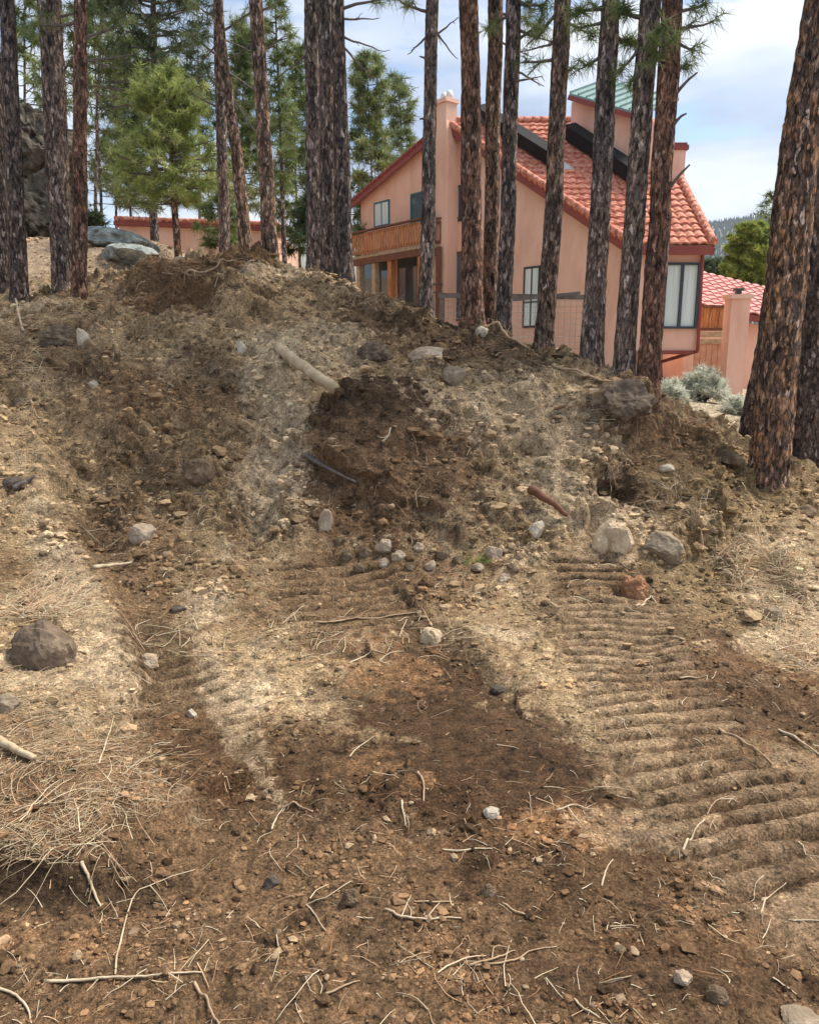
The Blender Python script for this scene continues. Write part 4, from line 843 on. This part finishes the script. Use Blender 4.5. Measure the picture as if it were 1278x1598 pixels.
fir('thin pale tree top above the rounded yellow green tree', 1196, 440, 1196, 300, 50, 38, 'needle_mid', 44, nb=24, trunk=3, tn=8, nl=.4, nw=.035, shape='wild', dens=4, group='trees beyond the garage')
fir('dark green tree filling the gap between the bay and the garage roof', 1112, 470, 1112, 412, 60, 40, 'needle_dark', 45, nb=40, trunk=3, tn=22, nl=.4, nw=.08, shape='round', dens=6, group='trees beyond the garage', tsp=.9)
# sage bushes
def bush(label, bx, by, w, h, Y, seed, leaf='sage', n=150):
    p = at(bx, by, Y); gz = drop(p[0], p[1])[0]; p[2] = gz; R = w/2/FPX*Y; H = h/FPX*Y; rs = np.random.RandomState(seed)
    root = empty('sage_bush', p, label, 'bush', 'pale sage bushes by the garage wall'); cr = Crown(); cs = []; ds = []
    for q in range(n):
        az = rs.rand()*6.28; el = rs.rand()**.7; rr = np.sqrt(rs.rand()); e = p+A3(math.cos(az)*R*rr, math.sin(az)*R*rr, H*(.25+.8*el)*np.sqrt(max(.1, 1.05-rr*rr)))
        cr.branch(np.array([p+A3(rs.randn()*.05, rs.randn()*.05, 0), (p+e)/2+A3(0,0,.05), e]), .008, .002, 3)
        d = (e-p)/np.linalg.norm(e-p); cs += [e, e-d*.08]; ds += [d, d]
    cr.tufts(cs, ds, 22, .13, .022, .8, rs); cr.build('foliage', root, M['twig'], M[leaf]); return root
bush('pale grey green sage bush in front of the wooden gate', 1093, 628, 78, 50, 15.0, 61)
bush('low pale sage bush left of the round one, by the red brown trunk', 1045, 615, 50, 36, 14.5, 62, n=90)
bush('small pale sage tuft at the foot of the stucco pillar', 1148, 640, 40, 22, 13.5, 63, n=60)
# distant wooded hill
def far_hill():
    n = 90; X = np.linspace(-900, 2600, n); Yv = np.linspace(900, 2600, 50); XX, YY = np.meshgrid(X, Yv)
    u = XX/YY; prof = 1600*(.150+.020*np.exp(-((u-.47)/.12)**2)-.02*np.abs(u-.47)); Z = -60+ (prof+60)*sstep(900, 1700, YY)*(1+.06*fbm(XX/200, YY/200, o=4))
    Z = np.where(YY > 1700, (prof)*(1+.06*fbm(XX/200, YY/200, o=4)), Z)
    V = np.stack([XX, YY, Z], -1).reshape(-1, 3); i = np.arange(49)[:, None]; j = np.arange(n-1)[None]
    F = np.stack(np.broadcast_arrays(i*n+j, i*n+j+1, (i+1)*n+j+1, (i+1)*n+j), -1).reshape(-1, 4)
    link('hill', mk_mesh('hill', V, [F], mat('hill', (.16,.17,.12), 1, var=[(.12,.13,.09),(.26,.25,.18)], vscale=.02), smooth=True), kind='structure')
    rs = np.random.RandomState(5); m = 7000; u = .2+.5*rs.rand(m); y = 1150+620*rs.rand(m); x = u*y
    zz = np.interp(0, [0], [0])+np.array([0.0])
    iy = np.clip((y-900)/(1700/49.), 0, 48.99); ix = np.clip((x+900)/(3500/(n-1.)), 0, n-1.01); a = iy.astype(int); b = ix.astype(int); fa = iy-a; fb = ix-b
    z = Z[a, b]*(1-fa)*(1-fb)+Z[a+1, b]*fa*(1-fb)+Z[a, b+1]*(1-fa)*fb+Z[a+1, b+1]*fa*fb
    h = 7+8*rs.rand(m); r = h*.22; th = np.arange(5)/5*6.283
    ring = np.stack([x[:, None]+r[:, None]*np.cos(th), y[:, None]+r[:, None]*np.sin(th), (z-1)[:, None]+0*th], -1); tip = np.stack([x, y, z+h], -1)[:, None]
    V = np.concatenate([ring, tip], 1).reshape(-1, 3); k = np.arange(m)[:, None]*6; q = np.arange(5)[None]
    F = np.stack(np.broadcast_arrays(k+q, k+(q+1) % 5, k+5), -1).reshape(-1, 3)
    link('distant_forest', mk_mesh('distant_forest', V, [F], mat('distant_forest', (.03,.05,.03), 1, var=(.06,.08,.045), vscale=.05)), kind='stuff')
far_hill()
# ------------------------------------------------------------------ loose stones, clods, wood and roots on the ground
import bmesh
def ico(sub):
    bm = bmesh.new(); bmesh.ops.create_icosphere(bm, subdivisions=sub, radius=1); bm.verts.ensure_lookup_table()
    V = np.array([v.co[:] for v in bm.verts]); F = np.array([[v.index for v in f.verts] for f in bm.faces]); bm.free(); return V, F
ICO = {k: ico(k) for k in (1, 2, 4, 5)}
def rock_mesh(seed, dims, cuts=9, rough=.10, fine=.03):
    V, F = ICO[5 if rough > .15 else 4]; V = V.copy(); rs = np.random.RandomState(seed)
    for _ in range(cuts):
        n = rs.randn(3); n /= np.linalg.norm(n); d = .62+.28*rs.rand(); q = V@n; m = q > d; V[m] -= (q[m]-d)[:, None]*n*.92
    n = fbm(V[:, 0]*1.6+seed, V[:, 1]*1.6, V[:, 2]*1.6, o=3)*rough*2+fbm(V[:, 0]*6+seed, V[:, 1]*6, V[:, 2]*6, o=3, k=2)*fine*2.5+fbm(V[:, 0]*16+seed, V[:, 1]*16, V[:, 2]*16, o=2, k=4)*fine*.8
    V = V*(1+n)[:, None]; ext = (V.max(0)-V.min(0))/2; V -= (V.max(0)+V.min(0))/2
    return V/ext*np.array(dims)/2, F
def rock(label, px, py, w, h, m, seed, ang=0, depth=.8, name='stone', cat='stone', cuts=9, rough=.10, fine=.035, sink=.36, group=None, Y=None, smooth=False):
    p = fhit(px, py+h*.38) if Y is None else at(px, py+h*.38, Y)
    Wd = w/FPX*p[1]; H = h/FPX*p[1]; V, F = rock_mesh(seed, (Wd, Wd*depth, H*1.15), cuts, rough, fine)
    a = math.radians(ang); R = np.array([[math.cos(a), 0, math.sin(a)], [0, 1, 0], [-math.sin(a), 0, math.cos(a)]]); V = V@R.T
    me = mk_mesh(name, V, [F], M[m], smooth=smooth); c = p+A3(0, .12*Wd*depth, H*(.5-sink)*.9)
    o = link(name, me, None, label=label, category=cat); o.location = c
    if group: o['group'] = group
    return o
rock('rounded tan boulder lying alone left of the heap', 223, 829, 46, 36, 'stone_tan', 1, cuts=5)
rock('upright pale block below the long pale log', 507, 802, 27, 46, 'stone_tan', 2, ang=8, sink=.5)
rock('pale slanted chip on the right face of the heap', 834, 820, 24, 38, 'stone_pale', 3, ang=32)
rock('cream sandstone wedge, narrow one of a leaning pair', 940, 828, 34, 72, 'stone_cream', 4, ang=24)
rock('cream sandstone wedge, broad one of a leaning pair', 968, 832, 42, 62, 'stone_cream', 5, ang=-22)
rock('grey brown pointed boulder right of the cream wedges', 1035, 846, 74, 52, 'stone_grey', 6, ang=14, cuts=12)
rock('orange red rotten chunk at the top of the ribbed track', 989, 910, 50, 62, 'stone_red', 7, ang=20, rough=.2, name='rotten_wood', cat='wood chunk', sink=.45)
rock('flat greyish white stone pressed into the soil at the centre', 675, 975, 46, 66, 'stone_cream', 8, ang=-14, depth=.7, sink=.75)
rock('large brown earth clod with dry grass on top at the left', 64, 990, 106, 98, 'clod', 9, name='dirt_clod', cat='clod', rough=.12, fine=.035, cuts=6, sink=.44)
rock('overhanging brown root clod on the right crest below the red trunk', 972, 634, 104, 66, 'clod', 10, name='dirt_clod', cat='clod', rough=.22, fine=.06, cuts=3, sink=.0)
rock('grey rounded rock near the crest, right of the log', 708, 582, 44, 32, 'stone_grey', 11)
rock('orange tan rock just above the grey rounded one', 665, 549, 56, 26, 'stone_tan', 12, ang=-14)
rock('small pale rock on the crest line before the fence', 757, 515, 30, 20, 'stone_pale', 13)
rock('tan stone on the rim of the left rut', 231, 1027, 34, 24, 'stone_tan', 14)
rock('little white stone in the dark left rut', 299, 1111, 18, 17, 'stone_white', 15)
rock('dark grey pebble at the end of the long crack', 778, 1073, 26, 15, 'stone_dark', 16)
rock('whitish lump at the lower edge of the wet patch', 767, 1266, 30, 18, 'stone_white', 17)
rock('pale upright stone among the roots below the thick left trunks', 130, 522, 22, 30, 'stone_pale', 18, ang=-15)
rock('small white stone left of the dark hollow under the crest', 146, 598, 16, 14, 'stone_white', 19)
rock('pale squarish rock high on the left of the heap', 376, 538, 20, 22, 'stone_pale', 20)
rock('greyish purple flat stone in the straw at the right', 1208, 956, 36, 30, 'stone_grey', 21)
rock('brown rounded stone below the big orange barked trunk', 1254, 795, 38, 24, 'stone_brown', 22)
rock('blue grey stone cut by the left edge of the view', 10, 1092, 44, 36, 'stone_grey', 23)
rock('dull grey stone beside the left rut, upper part', 278, 948, 28, 15, 'stone_dark', 24)
rock('flat grey stone in the bottom right corner', 1250, 1589, 76, 20, 'stone_grey', 25)
rock('brown lump in the dark foreground soil, right of the middle', 762, 1386, 32, 24, 'stone_brown', 26)
rock('greyish brown lump standing in the foreground soil, left of the middle', 546, 1396, 34, 38, 'stone_brown', 27, rough=.2)
rock('pale brown lump near the bottom edge at the right', 1120, 1548, 42, 36, 'stone_brown', 28)
rock('yellowish lump near the bottom, in a dark trough', 1066, 1524, 34, 26, 'stone_tan', 29)
rock('grey pebble sunk in the foreground left of the thick curved root', 424, 1372, 30, 22, 'stone_dark', 30)
rock('long brown stone half buried near the right crest', 1140, 712, 54, 22, 'stone_brown', 31, ang=18)
rock('pale stone by the dark hole on the right crest', 1040, 728, 24, 15, 'stone_pale', 32)
rock('brown clod on the upper left crest before the trunks', 95, 520, 64, 44, 'clod', 33, name='dirt_clod', cat='clod', rough=.22, fine=.06, cuts=3)
rock('dark brown clod with hanging roots above the central dark heap', 585, 545, 56, 34, 'clod', 34, name='dirt_clod', cat='clod', rough=.22, fine=.06, cuts=3)
rock('dirty grey rock half buried in the soil left of the log', 310, 728, 52, 40, 'stone_brown', 35, sink=.35)
rock('light brown stone low in the foreground beside the pale root pair', 20, 750, 34, 18, 'stone_dark', 36)
RR = np.random.RandomState(21)
band = [(598,848,34,24),(570,856,26,20),(542,864,22,18),(622,864,24,18),(655,852,22,16),(690,862,26,18),(715,872,22,18),(745,884,24,18),(770,858,28,20),(800,884,22,16),(640,882,22,16),(672,880,20,15),(600,876,24,17),(560,884,20,14),(530,842,20,15),(786,900,24,16)]
for i, (x, y, w, h) in enumerate(band):
    rock('tan rubble stone in the row where the central heap meets the ribbed track', x, y, w, h, ('stone_tan', 'stone_brown', 'stone_brown', 'stone_tan')[i % 4], 60+i, ang=(i*37) % 50-25, rough=.14, group='rubble stones at the foot of the central heap', cuts=7)
# rock slabs and outcrop on the slope behind, left
rock('long grey lichen covered slab, upper one on the left slope', 180, 380, 120, 30, 'lichen', 80, name='rock_slab', cat='rock', Y=14.0, depth=.9, sink=-.1, ang=10)
rock('broad grey lichen covered slab, lower one on the left slope', 200, 404, 90, 30, 'lichen', 81, name='rock_slab', cat='rock', Y=12.6, depth=.9, sink=-.1, ang=6)
rock('dark brown outcrop between the two leftmost thick trunks', 58, 330, 120, 120, 'outcrop', 82, name='rock_outcrop', cat='rock', Y=16.5, cuts=14, rough=.22, fine=.1, depth=1.2, sink=.12)
rock('mossy outcrop top behind the leaning left trunk', 50, 248, 130, 130, 'outcrop', 83, name='rock_outcrop', cat='rock', Y=18.5, cuts=14, rough=.22, fine=.1, depth=1.2, sink=.1)
rock('dark outcrop foot cut by the left edge', 4, 360, 70, 110, 'outcrop', 84, name='rock_outcrop', cat='rock', Y=15.2, cuts=12, rough=.22, fine=.1, depth=1.2, sink=.15)
rock('small pale rock at the foot of the low salmon wall', 290, 404, 44, 14, 'stone_white', 85, Y=11.5)
# logs, sticks and roots: (label, name, category, pixel path, width px, material)
def stick(label, pts, w, m='root', name='root', cat='root', lift=1.0, follow=True, seed=0, k=7, taper=.45, wig=.12, forks=()):
    rs = np.random.RandomState(seed); P = [fhit(x, y) for x, y in pts]; r = w*(.40 if follow else .5)/FPX*P[0][1]
    n = max(8, int(len(P)*6)); path = smooth_path(P, n); Ln = np.linalg.norm(np.diff(path, axis=0), axis=1).sum()
    j = np.cumsum(rs.randn(n, 3), 0)*wig*r*1.4; j -= np.linspace(0, 1, n)[:, None]*j[-1]; path = path+j*np.array([1, 1, .3])
    gz = np.array([drop(x, y)[0] for x, y in path[:, :2]]); gz = np.maximum(gz, np.convolve(np.pad(gz, 2, 'edge'), np.ones(5)/5, 'valid'))
    arc = np.sin(np.linspace(0, np.pi, n))*lift*r*1.2
    path[:, 2] = np.maximum(gz, path[:, 2]-.02)+r*.55+arc
    if not follow: path = path[0]+(path[-1]-path[0])*np.linspace(0, 1, n)[:, None]+j*.5; path[:, 2] += r*.25
    S, T = np.meshgrid(np.linspace(0, 8, n), np.linspace(0, 2*np.pi, k, endpoint=False), indexing='ij')
    nz = 1+.22*fbm(np.cos(T)*1.5+seed, np.sin(T)*1.5, S, o=2)
    mb = MB(); V, F = tube_np(path, r*np.linspace(1, taper, n), k, nz); mb.add(V, F.tolist()+[list(range(k))[::-1], [(n-1)*k+i for i in range(k)]])
    for (u, dx, dy) in forks:
        i = int(u*(n-1)); a = path[i]; b = fhit(*[c0+c1 for c0, c1 in zip(((pts[0][0]*(1-u)+pts[-1][0]*u), (pts[0][1]*(1-u)+pts[-1][1]*u)), (dx, dy))]); b[2] += r
        q = smooth_path([a, (a+b)/2+rs.randn(3)*.01, b], 6); V, F = tube_np(q, r*np.linspace(.6, .25, 6), 5); mb.add(V, F.tolist())
    return mb.build(name, M[m], None, smooth=True, label=label, category=cat)
S = stick
S('long pale barkless log lying down the heap', [(432,548),(470,580),(522,617)], 17, 'wood_pale', 'log', 'log', seed=1, k=14, taper=.85, lift=.3, follow=False)
S('thin dark stick lying level above the tan boulder', [(262,773),(290,770),(322,772)], 4, 'twig', 'stick', 'stick', seed=2, follow=False)
S('pale broken stick below the tan boulder', [(146,888),(172,884),(206,880)], 8, 'root_pale', 'stick', 'stick', seed=3, follow=False)
S('dark bark chip in the sand at the far left', [(22,768),(40,760),(56,748)], 13, 'twig', 'bark_chip', 'bark', seed=4, follow=False)
S('dark weathered branch at the left edge of the central dark heap', [(474,714),(512,738),(556,766)], 8, 'twig', 'branch', 'branch', seed=5, follow=False)
S('thick brown root running down the right face of the heap', [(828,772),(852,792),(884,812)], 16, 'wood_dark', 'branch', 'branch', seed=6, follow=False)
S('small forked white root sticking out of the dark heap', [(596,690),(606,680),(610,668)], 5, 'root_pale', seed=7, forks=((.5,-14,4),))
S('long curved root along the crest before the fence', [(752,517),(786,526),(832,548)], 6, 'root', seed=8)
S('root trailing over the crest behind the grey trunks', [(862,570),(905,586),(948,600),(1004,606)], 6, 'root', seed=9)
S('thin root across the reddish left crest', [(290,438),(330,425),(372,412)], 4, 'root', seed=10)
S('straight thin stake leaning among the roots at the left crest', [(38,520),(28,480),(22,448)], 5, 'root_pale', 'stick', 'stick', seed=11)
S('slender straw coloured twig lying by the dark hollow at the left', [(40,630),(62,655)], 4, 'root_pale', 'stick', 'stick', seed=12)
S('longest pale root, level along the bottom left', [(70,1532),(150,1531),(220,1528),(315,1519)], 8, 'root_pale', seed=13, forks=((.35,-20,22),(.8,20,14)))
S('pale bent root forking above the longest one', [(180,1522),(186,1480),(206,1408),(240,1382),(304,1358)], 5, 'root_pale', seed=14, forks=((.75,-10,24),))
S('curved pale root in the bottom left corner', [(-6,1540),(28,1556),(44,1574),(50,1598)], 7, 'root_pale', seed=15)
S('reddish root leaving the bottom edge at the lower left', [(304,1534),(326,1566),(346,1604)], 8, 'root', seed=16)
S('whitish hooked root in the middle of the foreground', [(600,1420),(630,1434),(672,1438),(720,1434)], 6, 'root_pale', seed=17, forks=((.3,6,-26),(.6,14,-18)))
S('short pale root above the whitish hooked one', [(646,1408),(676,1410),(706,1408)], 5, 'root', seed=18)
S('upright stub of root beside the brown lump', [(627,1250),(629,1268),(633,1290)], 5, 'root_pale', seed=19)
S('pale root dropping from the dry grass bank', [(128,1346),(142,1380),(158,1418)], 8, 'root_pale', seed=20)
S('straight pale twig leaning on the ribbed track', [(1062,1338),(1080,1308),(1099,1279)], 6, 'root_pale', 'stick', 'stick', seed=21, forks=((.9,16,18),))
S('thin curved straw twig at the lower right', [(1186,1428),(1200,1400),(1226,1378)], 4, 'root_pale', 'stick', 'stick', seed=22)
S('arched pale root at the right end of the wet patch', [(868,1266),(896,1258),(928,1264)], 5, 'root_pale', seed=23, forks=((.3,28,30),))
S('long thin root slanting across the reddish soil at the right', [(1122,1138),(1158,1160),(1204,1196)], 5, 'root', seed=24)
S('pale root cut by the right edge above the ribbed track', [(1214,1140),(1248,1160),(1284,1184)], 6, 'root_pale', seed=25)
S('short level root at the foot of the right dark bank', [(1060,1058),(1082,1060),(1104,1055)], 4, 'root_pale', seed=26)
S('bowed pale root on the orange soil above the wet patch', [(545,1036),(572,1026),(606,1023)], 4, 'root_pale', seed=27)
S('long thin root pointing at the flat white stone', [(490,972),(560,967),(610,962),(652,955)], 4, 'root', seed=28)
S('arched root above the bare lower middle', [(440,1262),(462,1257),(488,1268)], 5, 'root', seed=29)
S('straight root left of the arched one', [(424,1296),(434,1278),(442,1262)], 5, 'root_pale', seed=30)
S('faint root low in the centre of the foreground', [(732,1507),(768,1500),(804,1484)], 6, 'root', seed=31, forks=((.5,30,-14),))
S('short grey stick near the bottom left of the middle', [(508,1552),(534,1543),(562,1532)], 6, 'root', 'stick', 'stick', seed=32)
S('bent pale root left of the grey brown lump', [(478,1412),(494,1432),(514,1462)], 4, 'root_pale', seed=33)
S('level straw coloured root below the whitish lump', [(690,1326),(726,1329),(768,1325)], 5, 'root_pale', seed=34)
S('slanting root to the right of the hooked one', [(784,1410),(808,1426),(846,1436)], 5, 'root', seed=35)
S('thick pale weathered stick entering from the left edge', [(-8,1158),(20,1170),(54,1188)], 15, 'wood_pale', 'stick', 'stick', seed=36, taper=.7, follow=False)
S('thin vertical twig standing in the left bank', [(155,1192),(166,1160),(178,1120)], 4, 'root_pale', 'stick', 'stick', seed=37)
S('short root crossing the lower right soil', [(938,1384),(944,1362),(956,1342)], 5, 'root_pale', seed=38)
S('pale twig on the edge of the wet patch', [(545,1182),(562,1166),(584,1150)], 4, 'root_pale', 'stick', 'stick', seed=39)
S('orange root in the orange patch of wet soil', [(652,1206),(660,1228),(661,1252)], 6, 'root', seed=40)
S('root curling out of the soil at the bottom right', [(896,1560),(912,1578),(936,1590)], 6, 'root_pale', seed=41)
S('long faint root bottom centre right', [(740,1508),(800,1500),(830,1484),(868,1478)], 5, 'root', seed=42)
S('thin root by the right edge of the foreground', [(1236,1438),(1262,1438),(1290,1440)], 4, 'root_pale', seed=43)
S('bent root beside the orange red chunk', [(992,948),(1008,940),(1016,932),(1024,944)], 5, 'root_pale', seed=44)

# ---- uncountable rubble and clods
def scatter(name, n, seed, sampler, size, colf, sub=1, flat=.75):
    rs = np.random.RandomState(seed); X, Y = sampler(rs, n); n = len(X); V0, F0 = ICO[sub]; tv = []
    for q in range(8):
        V = V0.copy()
        for _ in range(4):
            m = rs.randn(3); m /= np.linalg.norm(m); d = .5+.35*rs.rand(); s = V@m; k = s > d; V[k] -= (s[k]-d)[:, None]*m
        tv.append(V*(1+.16*rs.randn(len(V), 1)))
    info = [drop(a, b) for a, b in zip(X, Y)]; ok = np.array([GFLAT[i[2]] for i in info]) < .15+.85*rs.rand(n)**3; X = X[ok]; Y = Y[ok]; info = [i for i, q in zip(info, ok) if q]; n = len(X); Z = np.array([i[0] for i in info]); ci = np.array([i[2] for i in info])
    sz = size(rs, X, Y); col = colf(rs, GCOL[ci], X, Y); nv = len(V0); out = np.empty((n, nv, 3)); a = rs.rand(n)*6.28; sc = np.stack([.7+.6*rs.rand(n), .7+.6*rs.rand(n), flat*(.6+.6*rs.rand(n))], 1)
    tt = np.array(tv)[rs.randint(0, 8, n)]*sc[:, None]*sz[:, None, None]; ca, sa = np.cos(a)[:, None], np.sin(a)[:, None]
    out[..., 0] = tt[..., 0]*ca-tt[..., 1]*sa+X[:, None]; out[..., 1] = tt[..., 0]*sa+tt[..., 1]*ca+Y[:, None]; out[..., 2] = tt[..., 2]+(Z+sz*flat*.25)[:, None]
    F = (F0[None]+np.arange(n)[:, None, None]*nv).reshape(-1, 3)
    link(name, mk_mesh(name, out.reshape(-1, 3), [F], M['rubble'], col=np.repeat(col, nv, 0)), kind='stuff')
def clump(rs, X, Y, f=1.7):
    k = sstep(-.15, .3, fbm(X*f+4, Y*f, o=4, k=3)); m = rs.rand(len(X)) < .18+.82*k; return X[m], Y[m]
def s_heap(rs, n): 
    Y = 4.4+5.4*rs.rand(n)**.9; X = (rs.rand(n)*1.5-.75)*Y; return clump(rs, X, Y)
def s_near(rs, n):
    Y = 1.35*np.exp(rs.rand(n)*1.45); X = (rs.rand(n)*1.5-.75)*Y; return clump(rs, X, Y, 3.)
def cr_(rs, g, X, Y):
    k = rs.rand(len(g), 1); t = np.where(k > .92, g*.6+np.array([[.22,.17,.11]]), np.where(k < .3, g*.42, g)); return np.clip(t*(.75+.6*rs.rand(len(g), 1)), .01, .8)
keep = lambda f: f
scatter('rubble', 30000, 1, s_heap, lambda rs, X, Y: .006+.010*rs.rand(len(X))**1.5+.030*rs.rand(len(X))**9, cr_)
scatter('rubble', 1500, 2, s_heap, lambda rs, X, Y: .026+.030*rs.rand(len(X))**3, cr_, sub=2)
scatter('rubble', 20000, 3, s_near, lambda rs, X, Y: (.0028+.0032*rs.rand(len(X))+.011*rs.rand(len(X))**9)*(.6+Y*.28), cr_)
scatter('rubble', 500, 4, s_near, lambda rs, X, Y: (.010+.013*rs.rand(len(X))**2)*(.6+Y*.2), cr_, sub=2)
scatter('rubble', 650, 7, s_heap, lambda rs, X, Y: .03+.045*rs.rand(len(X))**2.5, lambda rs, g, X, Y: np.clip(g*(.5+.55*rs.rand(len(g), 1)), .01, .8), sub=2, flat=.6)
def s_back(rs, n): Y = 9.5+12*rs.rand(n); X = (rs.rand(n)*1.3-.65)*Y; return X, Y
scatter('rubble', 3500, 5, s_back, lambda rs, X, Y: .02+.05*rs.rand(len(X))**4, cr_)

# ---- straw, needles, fine roots
def strands(name, n, seed, sampler, length, rad, cols, arch=.0, up=None, segs=4):
    rs = np.random.RandomState(seed); X, Y = sampler(rs, n); n = len(X); a = rs.rand(n)*6.28; L_ = length(rs, n); cv = rs.randn(n)*.5; t = np.linspace(0, 1, segs)
    ang = a[:, None]+cv[:, None]*t*.8+np.cumsum(rs.randn(n, segs)*.22*(rs.rand(n, segs) < .5), 1); st = L_[:, None]/(segs-1); px = X[:, None]+np.concatenate([np.zeros((n, 1)), np.cumsum(np.cos(ang)*st, 1)[:, :-1]], 1); py = Y[:, None]+np.concatenate([np.zeros((n, 1)), np.cumsum(np.sin(ang)*st, 1)[:, :-1]], 1)
    z = np.array([drop(x, y)[0] for x, y in zip(px.ravel(), py.ravel())]).reshape(n, segs)
    zc = z.max(1, keepdims=True)*.35+z*.65 if up is None else z[:, :1]
    if up is not None: u = up(rs, n)[:, None]; zc = z[:, :1]+L_[:, None]*u*(t*1.6-t*t*.9); k = np.sqrt(np.clip(1-u*u*.8, .05, 1)); px = X[:, None]+(px-X[:, None])*k; py = Y[:, None]+(py-Y[:, None])*k; zc = np.maximum(zc, z+.002)
    r = rad(rs, n)[:, None]; zc = zc+r+arch*L_[:, None]*np.sin(np.pi*t)*rs.rand(n, 1)
    P3 = np.stack([px, py, zc], -1); T = np.gradient(P3, axis=1); T /= np.linalg.norm(T, axis=2)[..., None]+1e-9; A = np.cross(T, (0, 0, 1.)); A /= np.linalg.norm(A, axis=2)[..., None]+1e-6; B = np.cross(T, A)
    th = np.arange(3)/3*2*np.pi; rt = r*np.linspace(1, .45, segs)[None]
    V = P3[:, :, None]+rt[..., None, None]*(np.cos(th)[None, None, :, None]*A[:, :, None]+np.sin(th)[None, None, :, None]*B[:, :, None])
    base = (np.arange(n)*segs*3)[:, None, None]; i = np.arange(segs-1)[None, :, None]; j = np.arange(3)[None, None]
    F = np.stack(np.broadcast_arrays(base+i*3+j, base+i*3+(j+1) % 3, base+(i+1)*3+(j+1) % 3, base+(i+1)*3+j), -1).reshape(-1, 4)
    c = np.array(cols)[rs.randint(0, len(cols), n)]*(.7+.5*rs.rand(n, 1))
    link(name, mk_mesh(name, V.reshape(-1, 3), [F], M['straw'], col=np.repeat(c, segs*3, 0), smooth=True), kind='stuff')
STRAW = [(.58,.45,.29),(.70,.58,.40),(.48,.30,.17),(.36,.19,.09),(.62,.40,.24)]
strands('litter', 5200, 11, s_near, lambda r, n: .02+.07*r.rand(n)**2, lambda r, n: .0007+.0008*r.rand(n), STRAW, arch=.06)
strands('litter', 420, 12, s_near, lambda r, n: .07+.11*r.rand(n)**2, lambda r, n: .0012+.0014*r.rand(n)**2, STRAW[:2]+STRAW[4:], arch=.05, segs=6)
strands('litter', 4200, 13, s_heap, lambda r, n: .05+.10*r.rand(n)**2, lambda r, n: .0015+.0015*r.rand(n), STRAW, arch=.08)
def s_px(boxes):
    def f(rs, n):
        X = []; Y = []
        for q in range(n):
            cx, cy, rx, ry = boxes[rs.randint(len(boxes))]; a = rs.rand()*6.28; k = rs.rand()**.6; p = fhit(cx+rx*k*math.cos(a), cy+ry*k*math.sin(a)); X.append(p[0]); Y.append(p[1])
        return np.array(X), np.array(Y)
    return f
PALE = [(.66,.53,.35),(.55,.43,.27),(.45,.35,.21),(.60,.38,.23)]
strands('dry_grass', 1700, 14, s_px([(90,1230,170,80),(60,1310,110,40),(190,1210,110,70),(40,1150,90,60),(130,1120,120,60),(70,1070,90,50)]), lambda r, n: .03+.11*r.rand(n)**1.8, lambda r, n: .0006+.0009*r.rand(n)**3, PALE, up=lambda r, n: r.rand(n)**2*.35, segs=6)
strands('dry_grass', 36, 15, s_px([(120,1290,130,50),(90,1330,90,30),(40,1250,60,50)]), lambda r, n: .10+.12*r.rand(n), lambda r, n: .0011+.0012*r.rand(n)**2, PALE, arch=.07, segs=7)
strands('dry_grass', 1300, 16, s_px([(1235,960,60,70),(1190,920,60,40),(1150,870,50,30),(1260,1020,40,30),(60,940,80,30),(1240,880,50,30)]), lambda r, n: .06+.16*r.rand(n), lambda r, n: .0016+.0016*r.rand(n), PALE, up=lambda r, n: r.rand(n)**1.5*.8, segs=5)
strands('dry_grass', 500, 17, s_px([(110,490,110,30),(20,560,50,40),(70,950,50,20),(480,1000,300,40)]), lambda r, n: .06+.14*r.rand(n), lambda r, n: .0018+.0016*r.rand(n), PALE, up=lambda r, n: r.rand(n)*.6, segs=5)
strands('dry_grass', 500, 18, s_px([(880,590,130,14),(590,470,80,20),(760,520,50,12),(960,650,60,20),(1060,790,60,30),(330,430,120,24)]), lambda r, n: .06+.14*r.rand(n), lambda r, n: .0016+.0014*r.rand(n), [(.42,.32,.2),(.25,.17,.1),(.5,.42,.3)], up=lambda r, n: r.rand(n)*.8, segs=5)
p_ = fhit(746, 880); cr = Crown(); rs = np.random.RandomState(8); cr.tufts([p_+A3(rs.randn()*.05, rs.randn()*.04, .02) for _ in range(16)], [A3(0, 0, 1)]*16, 8, .05, .006, .8, rs); cr.Q.append(np.zeros((0, 4), int))
o = link('weed', mk_mesh('weed', np.vstack(cr.V), [np.vstack(cr.T)], M['needle_bright']), None, label='tiny green weed in the rubble at the foot of the central heap', category='weed')

# ---- the air between here and the far hill
hz = MB(); hz.box((0, 500, 120), (9400, 9400, 500)); ho = hz.build('haze', None if False else mat('haze'), None, kind='stuff')
_t = ho.data.materials[0].node_tree; _t.nodes.remove(_t.nodes['Principled BSDF']); _v = _t.nodes.new('ShaderNodeVolumePrincipled'); _v.inputs['Color'].default_value = (.80, .88, 1, 1); _v.inputs['Density'].default_value = .00014; _v.inputs['Anisotropy'].default_value = .2
_t.links.new(_v.outputs[0], _t.nodes['Material Output'].inputs['Volume'])
# ------------------------------------------------------------------ parts were built in world coordinates: hang them on their Empty
for ch in list(C.objects):
    if ch.parent is not None and ch.parent.type == 'EMPTY' and not ch.get('_local'):
        ch.location = -ch.parent.location
for ch in list(C.objects):
    if '_local' in ch: del ch['_local']
